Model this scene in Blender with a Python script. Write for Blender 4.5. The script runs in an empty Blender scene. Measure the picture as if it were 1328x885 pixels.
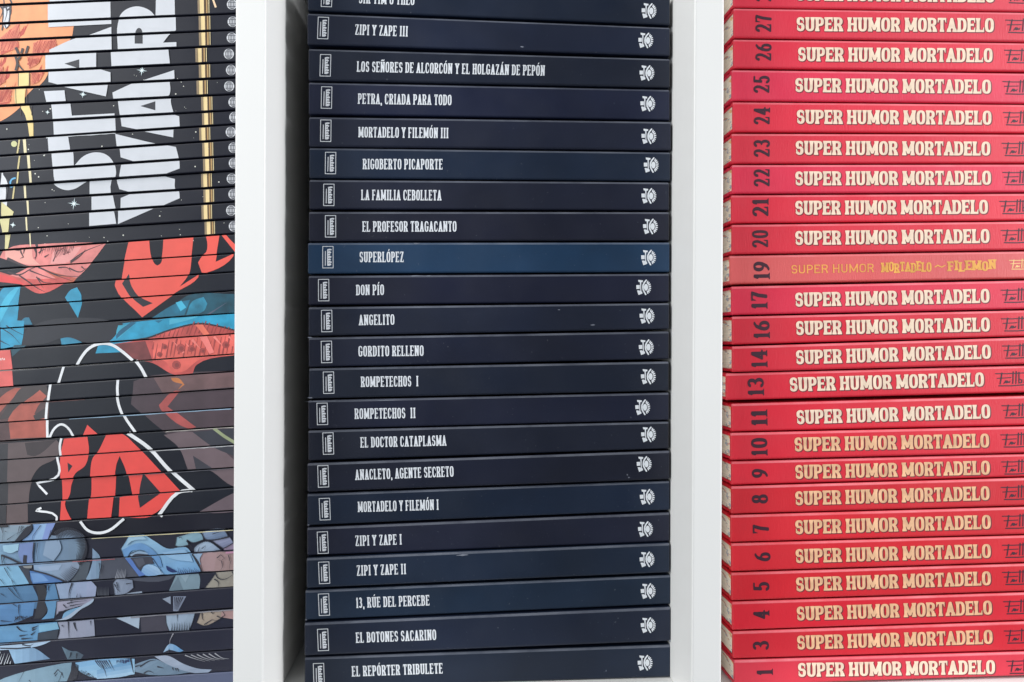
import bpy, math, random
import numpy as np
from mathutils import Vector, Matrix
from mathutils.geometry import tessellate_polygon

random.seed(7)
scene = bpy.context.scene
COL = scene.collection

# ------------------------------------------------------------------ camera
D = 0.60                       # metres from the spines
YAW = math.radians(4.0)
ROLL = math.radians(0.25)
FPX = 1000.0                   # focal length in photo pixels (photo 1328 wide)
CXP, CYP = 664.0, 442.5
FWD = Vector((math.sin(YAW), math.cos(YAW), 0))
R0 = Vector((math.cos(YAW), -math.sin(YAW), 0)); U0 = Vector((0, 0, 1))
RIGHT = R0 * math.cos(ROLL) + U0 * math.sin(ROLL)
UP = U0 * math.cos(ROLL) - R0 * math.sin(ROLL)
CAM = Vector((-D * math.tan(YAW), -D, 0))
cam_data = bpy.data.cameras.new("camera"); cam = bpy.data.objects.new("camera", cam_data); COL.objects.link(cam)
cam_data.sensor_fit = 'HORIZONTAL'; cam_data.sensor_width = 36.0; cam_data.lens = 36.0 * FPX / 1328.0
cam_data.clip_start = 0.01; cam_data.clip_end = 50
m = Matrix.Identity(4)
for i in range(3):
    m[i][0] = RIGHT[i]; m[i][1] = UP[i]; m[i][2] = -FWD[i]; m[i][3] = CAM[i]
cam.matrix_world = m
scene.camera = cam

# ------------------------------------------------------------------ light
world = bpy.data.worlds.new("World"); scene.world = world; world.use_nodes = True
bg = world.node_tree.nodes["Background"]
bg.inputs[0].default_value = (0.86, 0.93, 1.0, 1); bg.inputs[1].default_value = 0.23

def area(name, loc, target, sx, sy, power, col):
    l = bpy.data.lights.new(name, 'AREA'); l.shape = 'RECTANGLE'; l.size = sx; l.size_y = sy
    l.energy = power; l.color = col
    o = bpy.data.objects.new(name, l); COL.objects.link(o); o.location = loc
    o.rotation_euler = (Vector(target) - Vector(loc)).to_track_quat('-Z', 'Y').to_euler()
    return o
area("left_window_light", (-1.30, -1.15, 0.42), (0.0, 0, 0.02), 1.0, 1.5, 20, (0.92, 0.97, 1.0))
area("right_window_light", (1.75, -0.56, 0.40), (0.1, 0, 0.0), 0.6, 1.4, 44, (0.97, 0.98, 1.0))
area("ceiling_light", (-1.35, -0.85, 1.30), (0.1, 0, 0.0), 0.9, 0.9, 23, (1.0, 0.97, 0.94))

vs = scene.view_settings
vs.view_transform = 'Standard'; vs.look = 'None'; vs.exposure = 0; vs.gamma = 1

# ------------------------------------------------------------------ measuring
_f = np.array(FWD); _r = np.array(RIGHT); _u = np.array(UP); _c = np.array(CAM)
def P(px, py, y=0.0):
    d = _f * FPX + _r * (px - CXP) - _u * (py - CYP)
    return Vector(_c + d * ((y - _c[1]) / d[1]))
def PA(a, y):
    a = np.asarray(a, float)
    d = _f[None] * FPX + _r[None] * (a[:, :1] - CXP) - _u[None] * (a[:, 1:2] - CYP)
    return _c[None] + d * ((y - _c[1]) / d[:, 1])[:, None]

# ------------------------------------------------------------------ materials
def lin(c):
    o = []
    for v in c:
        v = v / 255.0
        o.append(v / 12.92 if v <= 0.04045 else ((v + 0.055) / 1.055) ** 2.4)
    return o
def nodes_of(mat):
    mat.use_nodes = True
    nt = mat.node_tree
    return nt, nt.nodes, nt.links, nt.nodes["Principled BSDF"]

def cover_material(name, rough, spec, bump_scale, bump_str, stretch=(1, 1, 1), coat=0.0, mottle=0.18, dust=0.0):
    """printed cover: the colour comes from the object, with mottling, smudges and fine grain"""
    mt = bpy.data.materials.new(name); nt, N, L, b = nodes_of(mt)
    oi = N.new('ShaderNodeObjectInfo'); tc = N.new('ShaderNodeTexCoord')
    mp = N.new('ShaderNodeMapping'); mp.inputs['Scale'].default_value = stretch
    add = N.new('ShaderNodeVectorMath'); add.operation = 'ADD'
    rv = N.new('ShaderNodeMath'); rv.operation = 'MULTIPLY'; rv.inputs[1].default_value = 37.0
    L.new(oi.outputs['Random'], rv.inputs[0])
    L.new(tc.outputs['Object'], add.inputs[0]); L.new(rv.outputs[0], add.inputs[1])
    L.new(add.outputs[0], mp.inputs[0])
    n1 = N.new('ShaderNodeTexNoise'); n1.inputs['Scale'].default_value = 14; n1.inputs['Detail'].default_value = 5
    L.new(add.outputs[0], n1.inputs['Vector'])
    mr = N.new('ShaderNodeMapRange'); mr.inputs[1].default_value = 0.3; mr.inputs[2].default_value = 0.7
    mr.inputs[3].default_value = 1 - mottle; mr.inputs[4].default_value = 1 + mottle
    L.new(n1.outputs['Fac'], mr.inputs[0])
    mul = N.new('ShaderNodeVectorMath'); mul.operation = 'SCALE'
    L.new(oi.outputs['Color'], mul.inputs[0]); L.new(mr.outputs[0], mul.inputs['Scale'])
    last = mul.outputs[0]
    if dust:
        n3 = N.new('ShaderNodeTexNoise'); n3.inputs['Scale'].default_value = 420; n3.inputs['Detail'].default_value = 2
        L.new(add.outputs[0], n3.inputs['Vector'])
        cr = N.new('ShaderNodeMapRange'); cr.inputs[1].default_value = 0.72; cr.inputs[2].default_value = 0.80
        cr.inputs[3].default_value = 0; cr.inputs[4].default_value = dust
        L.new(n3.outputs['Fac'], cr.inputs[0])
        mx = N.new('ShaderNodeMix'); mx.data_type = 'RGBA'
        L.new(cr.outputs[0], mx.inputs['Factor']); L.new(last, mx.inputs['A']); mx.inputs['B'].default_value = (0.4, 0.42, 0.46, 1)
        last = mx.outputs['Result']
    L.new(last, b.inputs['Base Color'])
    n2 = N.new('ShaderNodeTexNoise'); n2.inputs['Scale'].default_value = bump_scale; n2.inputs['Detail'].default_value = 3
    L.new(mp.outputs[0], n2.inputs['Vector'])
    bp = N.new('ShaderNodeBump'); bp.inputs['Strength'].default_value = bump_str; bp.inputs['Distance'].default_value = 0.0004
    L.new(n2.outputs['Fac'], bp.inputs['Height']); L.new(bp.outputs[0], b.inputs['Normal'])
    r2 = N.new('ShaderNodeMapRange'); r2.inputs[1].default_value = 0.3; r2.inputs[2].default_value = 0.7
    r2.inputs[3].default_value = rough - 0.06; r2.inputs[4].default_value = rough + 0.08
    n4 = N.new('ShaderNodeTexNoise'); n4.inputs['Scale'].default_value = 30; n4.inputs['Detail'].default_value = 4
    L.new(add.outputs[0], n4.inputs['Vector']); L.new(n4.outputs['Fac'], r2.inputs[0]); L.new(r2.outputs[0], b.inputs['Roughness'])
    b.inputs['Specular IOR Level'].default_value = spec
    b.inputs['Coat Weight'].default_value = coat; b.inputs['Coat Roughness'].default_value = 0.35
    return mt

M_NAVY = cover_material("navy_laminate", 0.42, 0.42, 900, 0.10, mottle=0.22, dust=0.14)
M_RED = cover_material("red_grained_cover", 0.46, 0.5, 700, 0.30, stretch=(2.5, 1, 0.25), mottle=0.07)
M_COMIC = cover_material("glossy_comic_cover", 0.36, 0.34, 500, 0.05, mottle=0.10)

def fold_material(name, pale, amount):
    """pale upper fold of a spine: uneven rubbing plus an edge highlight painted in"""
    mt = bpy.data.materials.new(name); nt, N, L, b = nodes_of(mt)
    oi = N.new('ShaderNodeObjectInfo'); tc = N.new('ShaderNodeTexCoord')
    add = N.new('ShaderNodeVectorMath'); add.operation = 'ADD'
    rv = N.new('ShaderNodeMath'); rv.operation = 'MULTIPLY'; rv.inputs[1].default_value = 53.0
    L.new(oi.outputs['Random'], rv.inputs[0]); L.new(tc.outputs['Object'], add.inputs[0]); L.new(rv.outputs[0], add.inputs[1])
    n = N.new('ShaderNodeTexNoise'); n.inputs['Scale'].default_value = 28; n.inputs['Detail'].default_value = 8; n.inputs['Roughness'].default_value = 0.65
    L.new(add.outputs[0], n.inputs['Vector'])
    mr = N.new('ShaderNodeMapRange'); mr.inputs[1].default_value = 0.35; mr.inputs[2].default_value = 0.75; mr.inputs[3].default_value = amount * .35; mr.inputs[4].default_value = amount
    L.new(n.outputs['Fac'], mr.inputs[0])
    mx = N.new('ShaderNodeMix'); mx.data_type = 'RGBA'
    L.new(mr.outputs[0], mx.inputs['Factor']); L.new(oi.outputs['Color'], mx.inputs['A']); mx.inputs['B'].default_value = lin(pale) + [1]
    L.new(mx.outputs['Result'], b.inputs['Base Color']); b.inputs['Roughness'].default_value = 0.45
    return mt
M_NAVYFOLD = fold_material("rubbed_lit_navy_fold", (150, 155, 168), 0.45)  # wear and top-edge highlight together, put into the colour
M_REDFOLD = fold_material("rubbed_lit_red_fold", (244, 160, 168), 0.6)
_ink = {}
def ink(c, rough=0.42, mottle=0.10, scale=90):
    key = (tuple(c), rough, mottle, scale)
    if key in _ink: return _ink[key]
    mt = bpy.data.materials.new("printed_ink"); nt, N, L, b = nodes_of(mt)
    l = lin(c)
    tc = N.new('ShaderNodeTexCoord'); n = N.new('ShaderNodeTexNoise'); n.inputs['Scale'].default_value = scale; n.inputs['Detail'].default_value = 5
    L.new(tc.outputs['Object'], n.inputs['Vector'])
    mr = N.new('ShaderNodeMapRange'); mr.inputs[1].default_value = 0.3; mr.inputs[2].default_value = 0.7
    L.new(n.outputs['Fac'], mr.inputs[0])
    mx = N.new('ShaderNodeMix'); mx.data_type = 'RGBA'
    mx.inputs['A'].default_value = [v * (1 - mottle) for v in l] + [1]; mx.inputs['B'].default_value = [min(1, v * (1 + mottle)) for v in l] + [1]
    L.new(mr.outputs[0], mx.inputs['Factor']); L.new(mx.outputs['Result'], b.inputs['Base Color'])
    b.inputs['Roughness'].default_value = rough
    _ink[key] = mt
    return mt

def page_material(name, base, strong, colours):
    mt = bpy.data.materials.new(name); nt, N, L, b = nodes_of(mt)
    tc = N.new('ShaderNodeTexCoord'); mp = N.new('ShaderNodeMapping'); mp.inputs['Scale'].default_value = (6, 6, 900)
    n = N.new('ShaderNodeTexNoise'); n.inputs['Scale'].default_value = 3; n.inputs['Detail'].default_value = 3
    L.new(tc.outputs['Object'], mp.inputs[0]); L.new(mp.outputs[0], n.inputs['Vector'])
    mr = N.new('ShaderNodeMapRange'); mr.inputs[1].default_value = 0.35; mr.inputs[2].default_value = 0.65
    L.new(n.outputs['Fac'], mr.inputs[0])
    mx = N.new('ShaderNodeMix'); mx.data_type = 'RGBA'; l = lin(base)
    mx.inputs['A'].default_value = [v * (1 - strong) for v in l] + [1]; mx.inputs['B'].default_value = l + [1]
    L.new(mr.outputs[0], mx.inputs['Factor'])
    last = mx.outputs['Result']
    if colours:   # printed edges of the endpapers showing as coloured flecks
        mp2 = N.new('ShaderNodeMapping'); mp2.inputs['Scale'].default_value = (1, 1, 4)
        L.new(tc.outputs['Object'], mp2.inputs[0])
        n2 = N.new('ShaderNodeTexNoise'); n2.inputs['Scale'].default_value = 60; n2.inputs['Detail'].default_value = 2
        L.new(mp2.outputs[0], n2.inputs['Vector'])
        cr = N.new('ShaderNodeValToRGB'); cr.color_ramp.interpolation = 'CONSTANT'
        e = cr.color_ramp.elements; e[0].position = 0; e[0].color = lin((235, 170, 70)) + [1]
        e[1].position = 0.45; e[1].color = lin((120, 150, 175)) + [1]
        e2 = e.new(0.55); e2.color = lin((205, 120, 90)) + [1]
        L.new(n2.outputs['Color'], cr.inputs[0])
        n3 = N.new('ShaderNodeTexNoise'); n3.inputs['Scale'].default_value = 90; L.new(mp2.outputs[0], n3.inputs['Vector'])
        m3 = N.new('ShaderNodeMapRange'); m3.inputs[1].default_value = 0.57; m3.inputs[2].default_value = 0.62; m3.inputs[4].default_value = 0.7
        L.new(n3.outputs['Fac'], m3.inputs[0])
        mx2 = N.new('ShaderNodeMix'); mx2.data_type = 'RGBA'
        L.new(m3.outputs[0], mx2.inputs['Factor']); L.new(last, mx2.inputs['A']); L.new(cr.outputs[0], mx2.inputs['B'])
        last = mx2.outputs['Result']
    L.new(last, b.inputs['Base Color']); b.inputs['Roughness'].default_value = 0.8
    return mt
M_PAGE = page_material("cream_page_edges", (255, 246, 224), 0.16, True)
M_PAGE2 = page_material("white_page_edges", (225, 222, 215), 0.3, False)

def white_board():
    mt = bpy.data.materials.new("white_melamine"); nt, N, L, b = nodes_of(mt)
    tc = N.new('ShaderNodeTexCoord'); n = N.new('ShaderNodeTexNoise'); n.inputs['Scale'].default_value = 9; n.inputs['Detail'].default_value = 6
    L.new(tc.outputs['Object'], n.inputs['Vector'])
    mx = N.new('ShaderNodeMix'); mx.data_type = 'RGBA'
    mx.inputs['A'].default_value = (0.77, 0.77, 0.755, 1); mx.inputs['B'].default_value = (0.83, 0.825, 0.81, 1)
    L.new(n.outputs['Fac'], mx.inputs['Factor']); L.new(mx.outputs['Result'], b.inputs['Base Color'])
    n2 = N.new('ShaderNodeTexNoise'); n2.inputs['Scale'].default_value = 600; L.new(tc.outputs['Object'], n2.inputs['Vector'])
    bp = N.new('ShaderNodeBump'); bp.inputs['Strength'].default_value = 0.06; bp.inputs['Distance'].default_value = 0.0003
    L.new(n2.outputs['Fac'], bp.inputs['Height']); L.new(bp.outputs[0], b.inputs['Normal'])
    b.inputs['Roughness'].default_value = 0.42
    return mt
M_WHITE = white_board()

# ------------------------------------------------------------------ objects
def empty(name, loc, label=None, cat=None, group=None):
    o = bpy.data.objects.new(name, None); COL.objects.link(o); o.location = loc; o.empty_display_size = 0.02
    if label: o['label'] = label
    if cat: o['category'] = cat
    if group: o['group'] = group
    return o
def mesh_obj(name, verts, faces, mats, parent, mi=None, smooth=False, color=None):
    me = bpy.data.meshes.new(name); me.from_pydata([tuple(v) for v in verts], [], faces); me.update()
    for mt in (mats if isinstance(mats, (list, tuple)) else [mats]): me.materials.append(mt)
    if mi is not None: me.polygons.foreach_set('material_index', mi)
    if smooth: me.polygons.foreach_set('use_smooth', [True] * len(me.polygons))
    o = bpy.data.objects.new(name, me); COL.objects.link(o); o.parent = parent
    if color: o.color = color
    return o
def box_mesh(a, b, bev=0.0012):
    """box with chamfered edges"""
    import bmesh
    bm = bmesh.new(); bmesh.ops.create_cube(bm, size=1.0)
    for v in bm.verts:
        v.co = Vector([(a[i] + b[i]) / 2 + v.co[i] * (b[i] - a[i]) for i in range(3)])
    if bev: bmesh.ops.bevel(bm, geom=bm.edges[:], offset=bev, segments=3, profile=0.5, affect='EDGES')
    vs_ = [v.co.copy() for v in bm.verts]; bm.verts.index_update()
    fs = [[v.index for v in f.verts] for f in bm.faces]; bm.free()
    return vs_, fs

# ------------------------------------------------------------------ bookcase
YP = -0.055                                     # front of the uprights
FLOOR_Z = P(868, 880.5, 0).z
xl0, xl1 = P(303.5, 442, YP).x, P(343, 442, YP).x
xr0, xr1 = P(899, 442, YP).x, P(937.5, 442, YP).x
case = empty('bookcase', (0, 0, FLOOR_Z), 'white melamine bookcase with two upright panels parting the three stacks of books', 'bookcase')
def case_part(name, a, b, bev=0.0014):
    v, f = box_mesh(a, b, bev); mesh_obj(name, [p - case.location for p in v], f, M_WHITE, case)
ZT = 0.62
ZU = 0.294   # added upper shelf, out of view, keeping stray light out of the gap
case_part('upright_panel', (xl0, YP, FLOOR_Z + 0.0002), (xl1, 0.262, ZT))
case_part('upright_panel', (xr0, YP, FLOOR_Z + 0.0002), (xr1, 0.262, ZT))
case_part('upright_panel', (0.9003, YP, FLOOR_Z - 0.02), (0.922, 0.262, ZT))
case_part('upright_panel', (-0.802, YP, FLOOR_Z - 0.02), (-0.7803, 0.262, ZT))
case_part('shelf_board', (-0.78, YP + 0.002, FLOOR_Z - 0.020), (0.90, 0.262, FLOOR_Z))
case_part('shelf_board', (xl1 + 0.0003, 0.004, ZU), (xr0 - 0.0003, 0.262, ZU + 0.018))
case_part('shelf_board', (xr1 + 0.0003, 0.004, ZU), (0.90, 0.262, ZU + 0.018))
case_part('shelf_board', (-0.78, 0.004, ZU), (xl0 - 0.0003, 0.262, ZU + 0.018))
case_part('back_panel', (-0.78, 0.2625, FLOOR_Z - 0.02), (0.90, 0.270, ZT), 0)

# ------------------------------------------------------------------ book solids
def bookframe(TL, TR, BR, BL, yf):
    a = [P(*q, yf) for q in (TL, TR, BR, BL)]
    def at(u, v, y):
        t = a[0].lerp(a[1], u); b = a[3].lerp(a[2], u)
        p = b.lerp(t, v); return Vector((p.x, y, p.z))
    return at, (a[0] - a[3]).length, (a[1] - a[0]).length

def add_cover(root, at, th, ln, yf, depth, t, r, mat, color, hinge=False, fold=None):
    """C shaped case: spine and two boards in one sheet of thickness t, outer corners of radius r"""
    o = root.location
    prof = [(depth, 0.0)]
    n = 5
    for k in range(n + 1):
        a = math.pi / 2 * k / n
        prof.append((r - r * math.sin(a), r - r * math.cos(a)))
    for k in range(n + 1):
        a = math.pi / 2 * k / n
        prof.append((r - r * math.cos(a), th - r + r * math.sin(a)))
    prof += [(depth, th), (depth, th - t), (t, th - t), (t, t), (depth, t)]
    if hinge:   # French groove: the boards step in a little behind the spine
        prof = [(depth, 0.0), (0.011, 0.0), (0.008, 0.0011), (0.005, 0.0004)] + prof[1:-5] + [(0.005, th - 0.0004), (0.008, th - 0.0011), (0.011, th)] + prof[-5:]
    np_ = len(prof)
    e = 0.0007
    rings = [(0.0, e), (e / ln, 0.0), (0.25, 0), (0.5, 0), (0.75, 0), (1 - e / ln, 0.0), (1.0, e)]
    V, F, MI = [], [], []
    cv = th / 2
    for u, ins in rings:
        for (y, v) in prof:
            yy = y + ins if y < depth * 0.5 and y < t * 0.9 else y
            vv = v
            if ins: vv = cv + (v - cv) * (1 - ins * 0.9 / th)
            V.append(at(u, vv / th, yf + yy) - o)
    for i in range(len(rings) - 1):
        for k in range(np_):
            k2 = (k + 1) % np_
            F.append([i * np_ + k, i * np_ + k2, (i + 1) * np_ + k2, (i + 1) * np_ + k])
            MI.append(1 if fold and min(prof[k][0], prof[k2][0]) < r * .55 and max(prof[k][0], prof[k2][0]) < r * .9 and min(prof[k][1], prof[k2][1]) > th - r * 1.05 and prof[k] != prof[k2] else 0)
    F.append(list(range(np_ - 1, -1, -1))); F.append([(len(rings) - 1) * np_ + k for k in range(np_)])
    MI += [0, 0]
    return mesh_obj('cover', V, F, [mat, fold] if fold else mat, root, mi=MI, color=color)

def add_pages(root, at, th, ln, yf, depth, t, inset, mat):
    o = root.location; g = t + 0.00015
    us = (inset / ln, 1 - inset / ln); vs_ = (g / th, 1 - g / th); ys = (yf + t + 0.0006, yf + depth - inset - 0.001)
    V = [at(u, v, y) - o for u in us for v in vs_ for y in ys]
    F = [[0, 1, 3, 2], [4, 6, 7, 5], [0, 4, 5, 1], [2, 3, 7, 6], [0, 2, 6, 4], [1, 5, 7, 3]]
    return mesh_obj('pages', V, F, mat, root)

class Print:
    """flat ink shapes in spine measurements, stacked in thin layers, built as one mesh"""
    def __init__(s): s.v, s.f, s.mi, s.mats, s.lay = [], [], [], [], []
    def add(s, v, f, mat, layer=0):
        if mat not in s.mats: s.mats.append(mat)
        k = s.mats.index(mat); n = len(s.v)
        s.v += [(float(a[0]), float(a[1])) for a in v]; s.lay += [layer] * len(v)
        s.f += [[i + n for i in q] for q in f]; s.mi += [k] * len(f)
    def build(s, name, root, yf):
        if not s.f: return None
        w = PA(s.v, yf)
        w[:, 1] -= 0.00010 + 0.00006 * np.array(s.lay)
        w -= np.array(root.location)
        o = mesh_obj(name, w, s.f, s.mats, root, mi=s.mi)
        return o

    def merge(s, o, root, yf):
        """print the shapes onto an existing cover: they become part of its mesh"""
        if not s.f: return
        w = PA(s.v, yf); w[:, 1] -= 0.00010 + 0.00006 * np.array(s.lay); w -= np.array(root.location)
        me = o.data; n = len(me.vertices); m0 = len(me.materials)
        V = [v.co[:] for v in me.vertices] + [tuple(q) for q in w]
        F = [list(p.vertices) for p in me.polygons] + [[i + n for i in q] for q in s.f]
        MI = [p.material_index for p in me.polygons] + [k + m0 for k in s.mi]
        nm = bpy.data.meshes.new(me.name); nm.from_pydata(V, [], F); nm.update()
        for mt in list(me.materials) + s.mats: nm.materials.append(mt)
        nm.polygons.foreach_set('material_index', MI)
        o.data = nm; bpy.data.meshes.remove(me)

# ------------------------------------------------------------------ lettering
def march(field, xs, ys):
    """triangulate field<0 on a grid, whole cells merged along rows"""
    V, F, idx = [], [], {}
    def vid(x, y):
        k = (round(x, 5), round(y, 5))
        if k not in idx: idx[k] = len(V); V.append((x, y))
        return idx[k]
    ins = field < 0
    ny, nx = field.shape
    for j in range(ny - 1):
        run = None
        for i in range(nx):
            full = i < nx - 1 and ins[j, i] and ins[j, i + 1] and ins[j + 1, i] and ins[j + 1, i + 1]
            if full:
                if run is None: run = i
                continue
            if run is not None:
                F.append([vid(xs[run], ys[j]), vid(xs[i], ys[j]), vid(xs[i], ys[j + 1]), vid(xs[run], ys[j + 1])]); run = None
            if i == nx - 1: break
            c = [(i, j), (i + 1, j), (i + 1, j + 1), (i, j + 1)]
            fv = [field[b, a] for a, b in c]
            if min(fv) >= 0: continue
            poly = []
            for k in range(4):
                a, b = c[k], c[(k + 1) % 4]; fa, fb = fv[k], fv[(k + 1) % 4]
                if fa < 0: poly.append(vid(xs[a[0]], ys[a[1]]))
                if (fa < 0) != (fb < 0):
                    t = fa / (fa - fb); t = min(0.98, max(0.02, t))
                    poly.append(vid(xs[a[0]] + (xs[b[0]] - xs[a[0]]) * t, ys[a[1]] + (ys[b[1]] - ys[a[1]]) * t))
            if len(poly) >= 3: F.append(poly)
    return V, F

def d_line(X, Y, pts, sx, sy):
    """elliptical pen (half sizes sx, sy) drawn along a polyline; <0 inside"""
    out = np.full(X.shape, 9.0)
    for (x0, y0), (x1, y1) in zip(pts[:-1], pts[1:]):
        ax, ay, bx, by = x0 / sx, y0 / sy, x1 / sx, y1 / sy
        dx, dy = bx - ax, by - ay; l2 = dx * dx + dy * dy + 1e-12
        t = np.clip(((X / sx - ax) * dx + (Y / sy - ay) * dy) / l2, 0, 1)
        out = np.minimum(out, np.hypot(X / sx - ax - t * dx, Y / sy - ay - t * dy) - 1)
    return out * min(sx, sy)
def d_conv(X, Y, poly):
    A = sum(poly[i][0] * poly[(i + 1) % len(poly)][1] - poly[(i + 1) % len(poly)][0] * poly[i][1] for i in range(len(poly)))
    if A < 0: poly = poly[::-1]
    out = np.full(X.shape, -9.0)
    for (x0, y0), (x1, y1) in zip(poly, poly[1:] + poly[:1]):
        l = math.hypot(x1 - x0, y1 - y0)
        if l < 1e-9: continue
        out = np.maximum(out, ((X - x0) * (y1 - y0) - (Y - y0) * (x1 - x0)) / l)
    return out

def arc(cx, cy, rx, ry, a0, a1, n=16, p=2.5):
    q = []
    for k in range(n + 1):
        a = math.radians(a0 + (a1 - a0) * k / n); c, s_ = math.cos(a), math.sin(a)
        q.append((cx + rx * math.copysign(abs(c) ** (2 / p), c), cy + ry * math.copysign(abs(s_) ** (2 / p), s_)))
    return q
# glyph: width factor, strokes, feet (stem ends that carry a serif), arms (x, y, direction of the wedge)
G = {
 'A': (1.08, [[(.06, 0), (.5, 1), (.94, 0)], [(.22, .3), (.78, .3)]], [(.06, 0), (.94, 0)], []),
 'B': (1.0, [[(.08, 0), (.08, 1)], [(.08, 1), (.4, 1)] + arc(.4, .765, .5, .235, 90, -90, p=2.6) + [(.08, .53)], [(.08, .53), (.45, .53)] + arc(.45, .265, .55, .265, 90, -90, p=2.6) + [(.08, 0)]], [(.08, 0), (.08, 1)], []),
 'C': (.98, [arc(.5, .5, .5, .5, 48, 312, 26, 2.8)], [], [(.94, .86, -1), (.94, .14, 1)]),
 'D': (1.04, [[(.08, 0), (.08, 1)], [(.08, 1), (.4, 1)] + arc(.4, .5, .6, .5, 90, -90, 20, 2.7) + [(.08, 0)]], [(.08, 0), (.08, 1)], []),
 'E': (.94, [[(.08, 0), (.08, 1)], [(.08, 1), (.95, 1)], [(.08, .52), (.7, .52)], [(.08, 0), (.98, 0)]], [(.08, 0), (.08, 1)], [(.97, 1, -1), (1.0, 0, 1), (.72, .52, 0)]),
 'F': (.9, [[(.08, 0), (.08, 1)], [(.08, 1), (.95, 1)], [(.08, .5), (.7, .5)]], [(.08, 0), (.08, 1)], [(.97, 1, -1), (.72, .5, 0)]),
 'G': (1.04, [arc(.5, .5, .5, .5, 48, 300, 26, 2.8), [(.92, .05), (.92, .45)]], [(.92, .45)], [(.94, .86, -1)]),
 'H': (1.1, [[(.08, 0), (.08, 1)], [(.92, 0), (.92, 1)], [(.08, .52), (.92, .52)]], [(.08, 0), (.08, 1), (.92, 0), (.92, 1)], []),
 'I': (.36, [[(.5, 0), (.5, 1)]], [(.5, 0), (.5, 1)], []),
 'L': (.92, [[(.08, 0), (.08, 1)], [(.08, 0), (.98, 0)]], [(.08, 0), (.08, 1)], [(1.0, 0, 1)]),
 'M': (1.42, [[(.06, 0), (.06, 1)], [(.06, 1), (.5, .12), (.94, 1)], [(.94, 0), (.94, 1)]], [(.06, 0), (.06, 1), (.94, 0), (.94, 1)], []),
 'N': (1.12, [[(.08, 0), (.08, 1)], [(.08, 1), (.92, 0)], [(.92, 0), (.92, 1)]], [(.08, 0), (.08, 1), (.92, 1)], []),
 'O': (1.0, [arc(.5, .5, .5, .5, 0, 360, 32, 2.8)], [], []),
 'P': (.98, [[(.08, 0), (.08, 1)], [(.08, 1), (.45, 1)] + arc(.45, .72, .53, .28, 90, -90, p=2.6) + [(.08, .44)]], [(.08, 0), (.08, 1)], []),
 'R': (1.06, [[(.08, 0), (.08, 1)], [(.08, 1), (.42, 1)] + arc(.42, .745, .5, .255, 90, -90, p=2.6) + [(.08, .49)], [(.45, .49), (.8, .3), (.9, 0)]], [(.08, 0), (.08, 1), (.92, 0)], []),
 'S': (.92, [arc(.5, .745, .46, .255, 35, 250, 18, 2.3) + arc(.5, .265, .48, .265, 70, -145, 18, 2.3)], [], [(.9, .9, -1), (.1, .1, 2)]),
 'T': (1.0, [[(.5, 0), (.5, 1)], [(.02, 1), (.98, 1)]], [(.5, 0)], [(1.0, 1, -1), (.0, 1, -2)]),
 'U': (1.06, [[(.08, 1), (.08, .3)] + arc(.5, .3, .42, .3, 180, 360, 16, 2.6) + [(.92, 1)]], [(.08, 1), (.92, 1)], []),
 'Y': (1.04, [[(.04, 1), (.5, .45), (.96, 1)], [(.5, .45), (.5, 0)]], [(.04, 1), (.96, 1), (.5, 0)], []),
 'Z': (.94, [[(.03, 1), (.95, 1), (.05, 0), (.97, 0)]], [], [(.02, 1, -2), (1.0, 0, 1)]),
 '1': (.5, [[(.05, .78), (.55, 1), (.55, 0)]], [(.55, 0)], []),
 '2': (.9, [arc(.48, .72, .46, .28, 165, -20, 16, 2.1) + [(.62, .36), (.05, .02), (.98, .02)]], [], [(1.0, 0.03, 1)]),
 '3': (.88, [arc(.45, .76, .42, .24, 150, -90, 14, 2.1) + arc(.45, .26, .5, .26, 90, -150, 16, 2.1)], [], []),
 '4': (.95, [[(.7, 0), (.7, 1), (.02, .3), (1.0, .3)]], [(.7, 0)], []),
 '5': (.88, [[(.92, 1), (.2, 1), (.14, .52)] + arc(.45, .31, .5, .31, 125, -150, 18, 2.1)], [], []),
 '6': (.92, [[(.86, .98), (.45, .86), (.12, .55)] + arc(.5, .3, .46, .3, 150, -210, 26, 2.1)], [], []),
 '7': (.86, [[(.03, 1), (.95, 1), (.6, .55), (.42, 0)]], [], [(.02, 1, -2)]),
 '8': (.9, [arc(.5, .755, .4, .245, 0, 360, 22, 2.1), arc(.5, .265, .48, .265, 0, 360, 22, 2.1)], [], []),
 '9': (.92, [arc(.5, .7, .46, .3, -30, 330, 26, 2.1) + [(.88, .45), (.55, .14), (.14, .02)]], [], []),
 '0': (.94, [arc(.5, .5, .47, .5, 0, 360, 32, 2.3)], [], []),
 ',': (.26, [[(.5, .06), (.55, .0), (.35, -.16)]], [], []),
 "'": (.26, [[(.5, 1), (.4, .76)]], [], []),
}
ACC = {'Ñ': ('N', 't'), 'Ó': ('O', 'a'), 'Á': ('A', 'a'), 'Í': ('I', 'a'), 'Ú': ('U', 'a')}
FONTS = {   # cap-height units: base width, stem, thin, serif reach, serif height, letter gap, word gap, grid rows
 'latin': dict(W=.46, S=.160, T=.080, e=.052, sh=.07, gap=.085, sp=.26, rows=26),
 'fat': dict(W=.80, S=.275, T=.15, e=.065, sh=.11, gap=.055, sp=.34, rows=34),
 'numeral': dict(W=.60, S=.19, T=.10, e=.10, sh=.04, gap=.09, sp=.3, rows=30),
 'outline': dict(W=.74, S=.15, T=.13, e=.03, sh=.05, gap=.10, sp=.36, rows=26),
 'scrawl': dict(W=.62, S=.22, T=.15, e=.10, sh=.10, gap=.02, sp=.3, rows=26),
}
_gc = {}
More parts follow.
